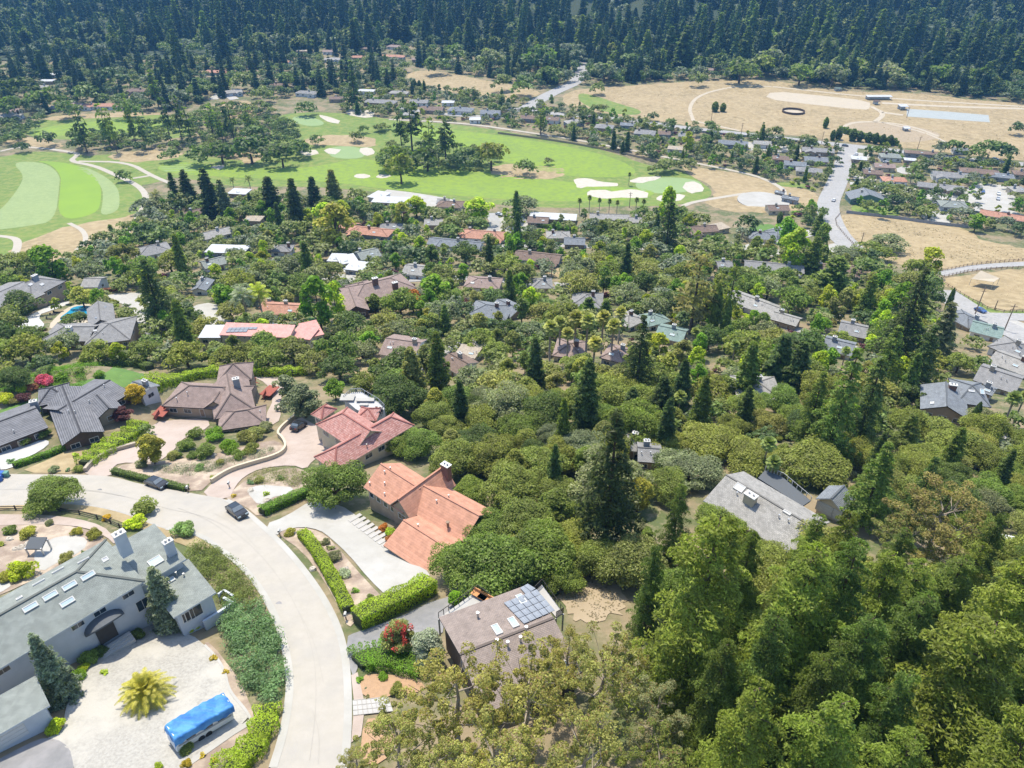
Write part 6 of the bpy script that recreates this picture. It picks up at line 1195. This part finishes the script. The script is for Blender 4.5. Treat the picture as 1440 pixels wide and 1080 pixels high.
fill([(105, 192), (200, 182), (300, 155), (375, 150), (420, 185), (425, 222), (385, 236), (330, 222), (250, 212), (110, 212)], 9, WG, 31, .85, 2, cl=False)
fill([(530, 228), (550, 205), (600, 205), (650, 212), (700, 222), (700, 240), (640, 244), (560, 245)], 9, WG, 32, .8, 2, cl=False)
fill([(0, 165), (60, 170), (30, 200), (0, 205)], 9, WG, 33, .7, 2, cl=False)
print('fills', c1, c2, c3, c4, c5, c6, c7, c8, c9, len(TREES))
# far forest on the hills
rg = np.random.default_rng(11); FT = []
P = np.c_[rg.uniform(-1750, 1750, 34000), rg.uniform(640, 1800, 34000)]; cell = {}
lim = np.interp(P[:, 0], [-700, -540, -395, -250, -135, -16, 58, 94, 163, 253, 306, 363, 438, 700], [835, 850, 875, 895, 955, 890, 835, 762, 774, 784, 734, 732, 684, 640])
for (x, y), lm in zip(P, lim):
    if y < lm or abs(x) > y * .86 + 60: continue
    pt = math.sin(x * .017 + 2) + math.sin(y * .021 + x * .007) + .6 * math.sin(x * .043); kind = 'redwood' if rg.random() < (.12 if y < lm + 38 else .5 if y < lm + 80 else .82 if pt > -.8 else .4) else ('oak' if rg.random() < .6 else 'broad')
    sp_ = (11.5 if kind == 'redwood' else 13) + max(0, y - 1100) * .006; k = (int(x / sp_), int(y / sp_))
    if any(math.hypot(x - q[0], y - q[1]) < sp_ for a in (-1, 0, 1) for b in (-1, 0, 1) for q in cell.get((k[0] + a, k[1] + b), ())): continue
    rr = rg.uniform(5.5, 11) if kind == 'redwood' else rg.uniform(7, 11.5)
    if kind == 'broad': rr *= .7
    s = rr / KH[kind][0]; hs = rg.uniform(.8, 1.9) * (1 + .12 * pt) * (.8 if y < lm + 50 else 1) if kind == 'redwood' else s * rg.uniform(.9, 1.25); z = Tf(x, y); px, py, zc = proj(x, y, z + KH[kind][1] * hs * .6)
    t = dict(k=kind, x=x, y=y, z=z, r=s, h=hs, c=('far', 'vdark', 'far', 'dark', 'mid')[rg.integers(5)] if kind == 'redwood' else ('mid', 'dark', 'oak', 'gg')[rg.integers(4)], px=px, py=py, zc=zc, w=rr * 2 * F / zc, label=None)
    if y < 1100 and blocked(t, .4): continue
    if py < -60: continue
    cell.setdefault(k, []).append((x, y)); FT.append(t)
print('forest', len(FT)); TREES += FT
# ---------------------------------------------------------------- build trees: the largest of each kind one by one, the rest as one wood
byk = {}
for t in TREES: byk.setdefault(t['k'], []).append(t)
LIMIT = 290; STUFF = {}; NLIB = {k[0]: 0 for k in LIB}
for k in LIB: NLIB[k[0]] = max(NLIB[k[0]], k[2] + 1)
lrg = random.Random(8)
for kind, L_ in byk.items():
    L_.sort(key=lambda t: -(t['w'] + (1e6 if t['label'] else 0)))
    for i, t in enumerate(L_):
        if i >= LIMIT and not t['label']: STUFF.setdefault(kind, []).append(t); continue
        lod = 0 if t['zc'] < 175 else (1 if t['zc'] < 420 else 2)
        if lod == 1 and t['zc'] < 240 and kind in ('fir', 'redwood'): lod = 0
        while (kind, lod, 0) not in LIB: lod -= 1
        v = lrg.randrange(NLIB[kind]); crown, trunk, _ = LIB[kind, lod, v]
        r = empty(NM[kind][0], (t['x'], t['y'], t['z'])); r.rotation_euler = (0, 0, lrg.uniform(0, 6.28)); r.scale = (t['r'], t['r'], t['h']); t['obj'] = r
        o = bpy.data.objects.new('crown', crown); C.objects.link(o); o.parent = r; g = G[t['c']]; j = lrg.uniform(.97, 1.33); j2 = lrg.uniform(.93, 1.07); o.color = (g[0] * j * j2 * 1.07, g[1] * j, g[2] * j / j2 * .82, 1)
        if t['zc'] < 900: o = bpy.data.objects.new('trunk', trunk); C.objects.link(o); o.parent = r
SN = dict(redwood=('redwood_forest', 'dense dark redwood forest covering the far hillsides', 'forest'), oak=('oak_woodland', 'far oak canopy scattered between the hillside redwoods', 'woodland'), broad=('broadleaf_woodland', 'far lighter leafy canopy among the hillside forest', 'woodland'), shrub=('scrub', 'small scrub and undergrowth between the houses and woods', 'scrub'))
for kind, L_ in STUFF.items():
    Vs = []; MI = []; mats = {}; rg = np.random.default_rng(21); l = 2
    for t in L_:
        l = 2 if (kind, 2, 0) in LIB else 1
        p, n, s = LIB[kind, l, lrg.randrange(NLIB[kind])][2]; sc = np.array([t['r'], t['r'], t['h']]); n_ = n / (np.linalg.norm(n, axis=1, keepdims=True) + 1e-9)
        if t['zc'] > 1000: sel = rg.random(len(p)) < .6; p, n_, s = p[sel], n_[sel], s[sel] * 1.25
        a = lrg.uniform(0, 6.28); ca, sa = math.cos(a), math.sin(a); Rm = np.array([[ca, sa, 0], [-sa, ca, 0], [0, 0, 1]])
        p = (p * sc) @ Rm + [t['x'], t['y'], t['z']]; n_ = n_ @ Rm; rr = rg.normal(size=(len(p), 3)); u = np.cross(n_, rr); u /= np.linalg.norm(u, axis=1, keepdims=True) + 1e-9; v = np.cross(n_, u); s_ = s[:, None] * .62 * t['r']
        Vs.append(np.stack([p + u * s_, p + v * s_ * .62, p - u * s_, p - v * s_ * .62], 1).reshape(-1, 3)); mats.setdefault(t['c'], len(mats)); MI.append(np.full(len(p), mats[t['c']]))
    ml = [leafmat('foliage_' + c_, G[c_], .35) for c_ in mats]; nm, lb, ct = SN.get(kind, (kind + '_cluster', 'distant cluster of ' + NM[kind][2] + 's', 'woodland'))
    me = rawquads(nm, np.vstack(Vs), ml, np.concatenate(MI)); o = bpy.data.objects.new(nm, me); C.objects.link(o); tag(o, lb, ct, kind='stuff'); print('stuff', kind, len(L_), len(me.polygons))
# ---------------------------------------------------------------- labels that single each thing out
LM = [('courtyard house', 110, 850), ('gravel court', 200, 1000), ('tarped camper', 285, 1015), ('dark-tiled house', 80, 590), ('brown hip-roofed house', 300, 560), ('pink-tiled villa', 500, 610), ('orange-tiled house', 590, 720), ('solar-panelled house', 700, 880), ('long light-grey house', 1070, 710),
      ('slate garage', 1170, 700), ('narrow-cypress house', 1340, 565), ('pool house', 130, 460), ('blue pool', 108, 440), ('salmon-roofed house', 370, 465), ('house with two chimneys', 530, 410), ('round horse pen', 1115, 156), ('pale riding arena', 1150, 140), ('blue-grey arena', 1333, 162),
      ('bridge road', 790, 125), ('road junction', 1195, 207), ('main road', 1175, 265), ('cul-de-sac', 1390, 275), ('upper dry field', 1290, 335), ('lower dry paddock', 1390, 405), ('right-hand bunkers', 870, 258), ('striped fairway', 100, 270), ('upper putting green', 435, 170), ('lone golf-course pines', 200, 190), ('island of golf trees', 600, 200),
      ('round tank lid', 1073, 284), ('tall utility pole', 1372, 440), ('white modern roof', 552, 282), ('white long roof', 778, 304), ('slate three-gabled house', 692, 437), ('curved lawn', 150, 535), ('curved road', 420, 880), ('asphalt driveway', 580, 880), ('big dark fir', 850, 670), ('row of fan palms', 830, 475), ('green-walled house', 1217, 275),
      ('concrete driveway', 480, 740), ('garden path', 90, 730), ('clay-roofed long house', 1410, 303), ('dry meadow', 670, 120), ('carport', 30, 1000), ('eucalyptus group', 720, 1000), ('redwood stand', 1200, 900), ('top left hillside', 150, 50), ('top hillside centre', 700, 40), ('top right hillside', 1300, 50), ('olive-brown big eucalyptus', 1318, 730),
      ('long grey roof', 1088, 375), ('brown long roof', 800, 487), ('stepped grey roof', 1062, 427), ('green barn roof', 1217, 275), ('orange gravel bed', 550, 965)]
def rel(px, py, lx, ly):
    dx, dy = px - lx, py - ly
    if abs(dx) > abs(dy) * 1.3: return 'left of' if dx < 0 else 'right of'
    return 'behind' if dy < 0 else 'in front of'
def near(px, py, skip=()):
    return sorted(LM, key=lambda l: math.hypot(px - l[1], py - l[2]))
used = {}
ALL = []
for t in TREES:
    if t.get('obj') is None: continue
    ALL.append((t['obj'], f"{CN[t['c']]} {NM[t['k']][2]}", NM[t['k']][1], t['px'], t['py'], t['w'], t['label'], NM[t['k']][1] + 's'))
for r, rf, cx, cy, wp, kd, lb in AUTOH: ALL.append((r, ROOFW[rf] + ' house', 'house', cx, cy, wp, lb, 'houses of the valley'))
for o, px, py in globals().get('BOULD', []): ALL.append((o, 'pale rough boulder', 'boulder', px, py, 8, None, 'boulders in the garden beds'))
groups = {}
for it in ALL:
    o, look, cat, px, py, w_, lb, grp = it; o['category'] = cat; o['group'] = grp
    if lb: o['label'] = lb; used[lb] = 1; continue
    l1, l2 = near(px, py)[:2]; a, b = rel(px, py, l1[1], l1[2]), rel(px, py, l2[1], l2[2])
    groups.setdefault((look, cat, l1[0], a, l2[0], b), []).append(it)
ORD = ['leftmost', 'second from left', 'third from left', 'fourth from left', 'fifth from left', 'sixth from left', 'seventh from left', 'eighth from left', 'ninth from left', 'tenth from left']
for (look, cat, n1, a, n2, b), its in groups.items():
    long = len(f'{look} {a} the {n1}, {b} the {n2}'.split()) > 12; its.sort(key=lambda q: q[3]); n = len(its)
    for i, it in enumerate(its):
        body = f'{look} {a} the {n1}' + ('' if (n > 1 and long) else f', {b} the {n2}')
        if n > 1:
            if i < n / 2 and i < 10: pre = ORD[i]
            elif n - 1 - i < 10: pre = ORD[n - 1 - i].replace('leftmost', 'rightmost').replace('from left', 'from right')
            else: pre = f'{i + 1}th from left'
            if n == 2: pre = 'left-hand' if i == 0 else 'right-hand'
            body = pre + ' ' + body
        ws = body.split()
        if len(ws) > 16: body = ' '.join(f'{look} {a} the {n1}'.split()[:16])
        if body in used:
            for alt in near(it[3], it[4])[2:9]:
                body2 = f'{look} {a} the {n1}, {rel(it[3], it[4], alt[1], alt[2])} the {alt[0]}'
                if len(body2.split()) <= 16 and body2 not in used: body = body2; break
        used[body] = 1; it[0]['label'] = body
bl = {}
for it in ALL:
    if not it[6]: bl.setdefault(it[0]['label'], []).append(it)
for lb, its in bl.items():
    if len(its) > 1 and len(lb.split()) < 16:
        its.sort(key=lambda q: q[4])
        for i, it in enumerate(its):
            pre = {0: 'uppermost', len(its) - 1: 'lowest'}.get(i, 'middle' if len(its) == 3 else 'second highest' if i == 1 else 'third highest')
            if len((pre + ' ' + lb).split()) <= 16: it[0]['label'] = pre + ' ' + lb
# red blossom on the tree beside the asphalt driveway
tb = min((t for t in TREES if t['k'] == 'broad' and t.get('obj')), key=lambda t: math.hypot(t['px'] - 560, t['py'] - 893)); p_, n_, s_ = LIB['broad', 0, 0][2]; rg = np.random.default_rng(2)
hot = (np.sin(p_[:, 0] * 2.1 + 1) + np.sin(p_[:, 1] * 2.4) + .25 * (p_[:, 2] - 5) > .45) & (p_[:, 2] > 3.5) & (rg.random(len(p_)) < .4)
bm_ = leafmesh('blossom', (p_[hot] - [0, 0, 5]) * 1.04 + [0, 0, 5], n_[hot], s_[hot] * .8, M['leaf'], seed=5); o = bpy.data.objects.new('blossom', bm_); C.objects.link(o); o.parent = tb['obj']; o.color = (.62, .09, .07, 1); tb['obj']['label'] = 'tree with red blossom clusters between the asphalt driveway and the silvery tree'
for lab, poly, nn_, col in (('sparse dry tufts and weeds over the big tan field around the arenas', [(800, 135), (860, 124), (1087, 114), (1193, 124), (1280, 127), (1440, 150), (1440, 222), (1260, 204), (1103, 187), (960, 174), (840, 158)], 3800, (.33, .265, .15)),
        ('sparse dry tufts over the upper dry field', [(1182, 302), (1293, 315), (1377, 339), (1440, 352), (1440, 366), (1323, 378), (1207, 350)], 1300, (.33, .26, .14)), ('sparse dry tufts over the lower dry paddock', [(1325, 396), (1440, 382), (1440, 434), (1400, 435), (1350, 412)], 500, (.33, .255, .14)),
        ('sparse weeds over the dry meadow left of the bridge road', [(582, 99), (680, 115), (762, 128), (727, 141), (653, 130), (570, 118)], 600, (.30, .26, .13)), ('leaf litter and weeds on the bare ground right of the solar-panelled house', [(785, 800), (838, 796), (880, 848), (842, 876), (786, 844)], 500, (.20, .16, .09))):
    a = np.array([(W(*q).x, W(*q).y) for q in poly]); rg = np.random.default_rng(len(poly)); Q = rg.uniform(a.min(0), a.max(0), (nn_ * 2, 2)); Q = Q[inpoly(Q, a)]
    for ex in ([(1070, 124), (1090, 124), (1226, 139), (1228, 155), (1140, 150), (1072, 142)], [(1270, 150), (1394, 159), (1396, 175), (1270, 167)], [(812, 130), (870, 144), (905, 156), (850, 160), (812, 146)]):
        Q = Q[~inpoly(Q, np.array([(W(*q).x, W(*q).y) for q in ex]))]
    cl = np.sin(Q[:, 0] * .09) + np.sin(Q[:, 1] * .13 + Q[:, 0] * .05) + rg.normal(size=len(Q)) * .8; Q = Q[cl > -.2]; big = .35 if nn_ < 600 else 1.
    g = np.array([a[0, 0], a[0, 1], 0]); me = leafmesh('dry_tufts', np.c_[Q, T(Q[:, 0], Q[:, 1]) + .12] - g, np.c_[rg.normal(size=(len(Q), 2)) * .35, np.ones(len(Q))], rg.uniform(.35, 1.1, len(Q)) * big, leafmat('dry_tufts', col, .3, .1), seed=3)
    o = bpy.data.objects.new('dry_tufts', me); C.objects.link(o); o.location = g; tag(o, lab, 'dry grass', kind='stuff')
# ---------------------------------------------------------------- haze
hz = MB(); hz.abox(-3300, -90, -60, 3300, 4100, 620); ho = hz.build('haze', [bpy.data.materials.new('haze_air')]); hm = ho.data.materials[0]; hm.use_nodes = True; N = hm.node_tree.nodes; N.remove(N['Principled BSDF'])
pv = N.new('ShaderNodeVolumePrincipled'); pv.inputs['Color'].default_value = (.16, .44, .88, 1); pv.inputs['Density'].default_value = HAZE = .00014; pv.inputs['Anisotropy'].default_value = .2
hm.node_tree.links.new(pv.outputs[0], N['Material Output'].inputs['Volume']); tag(ho, kind='stuff')
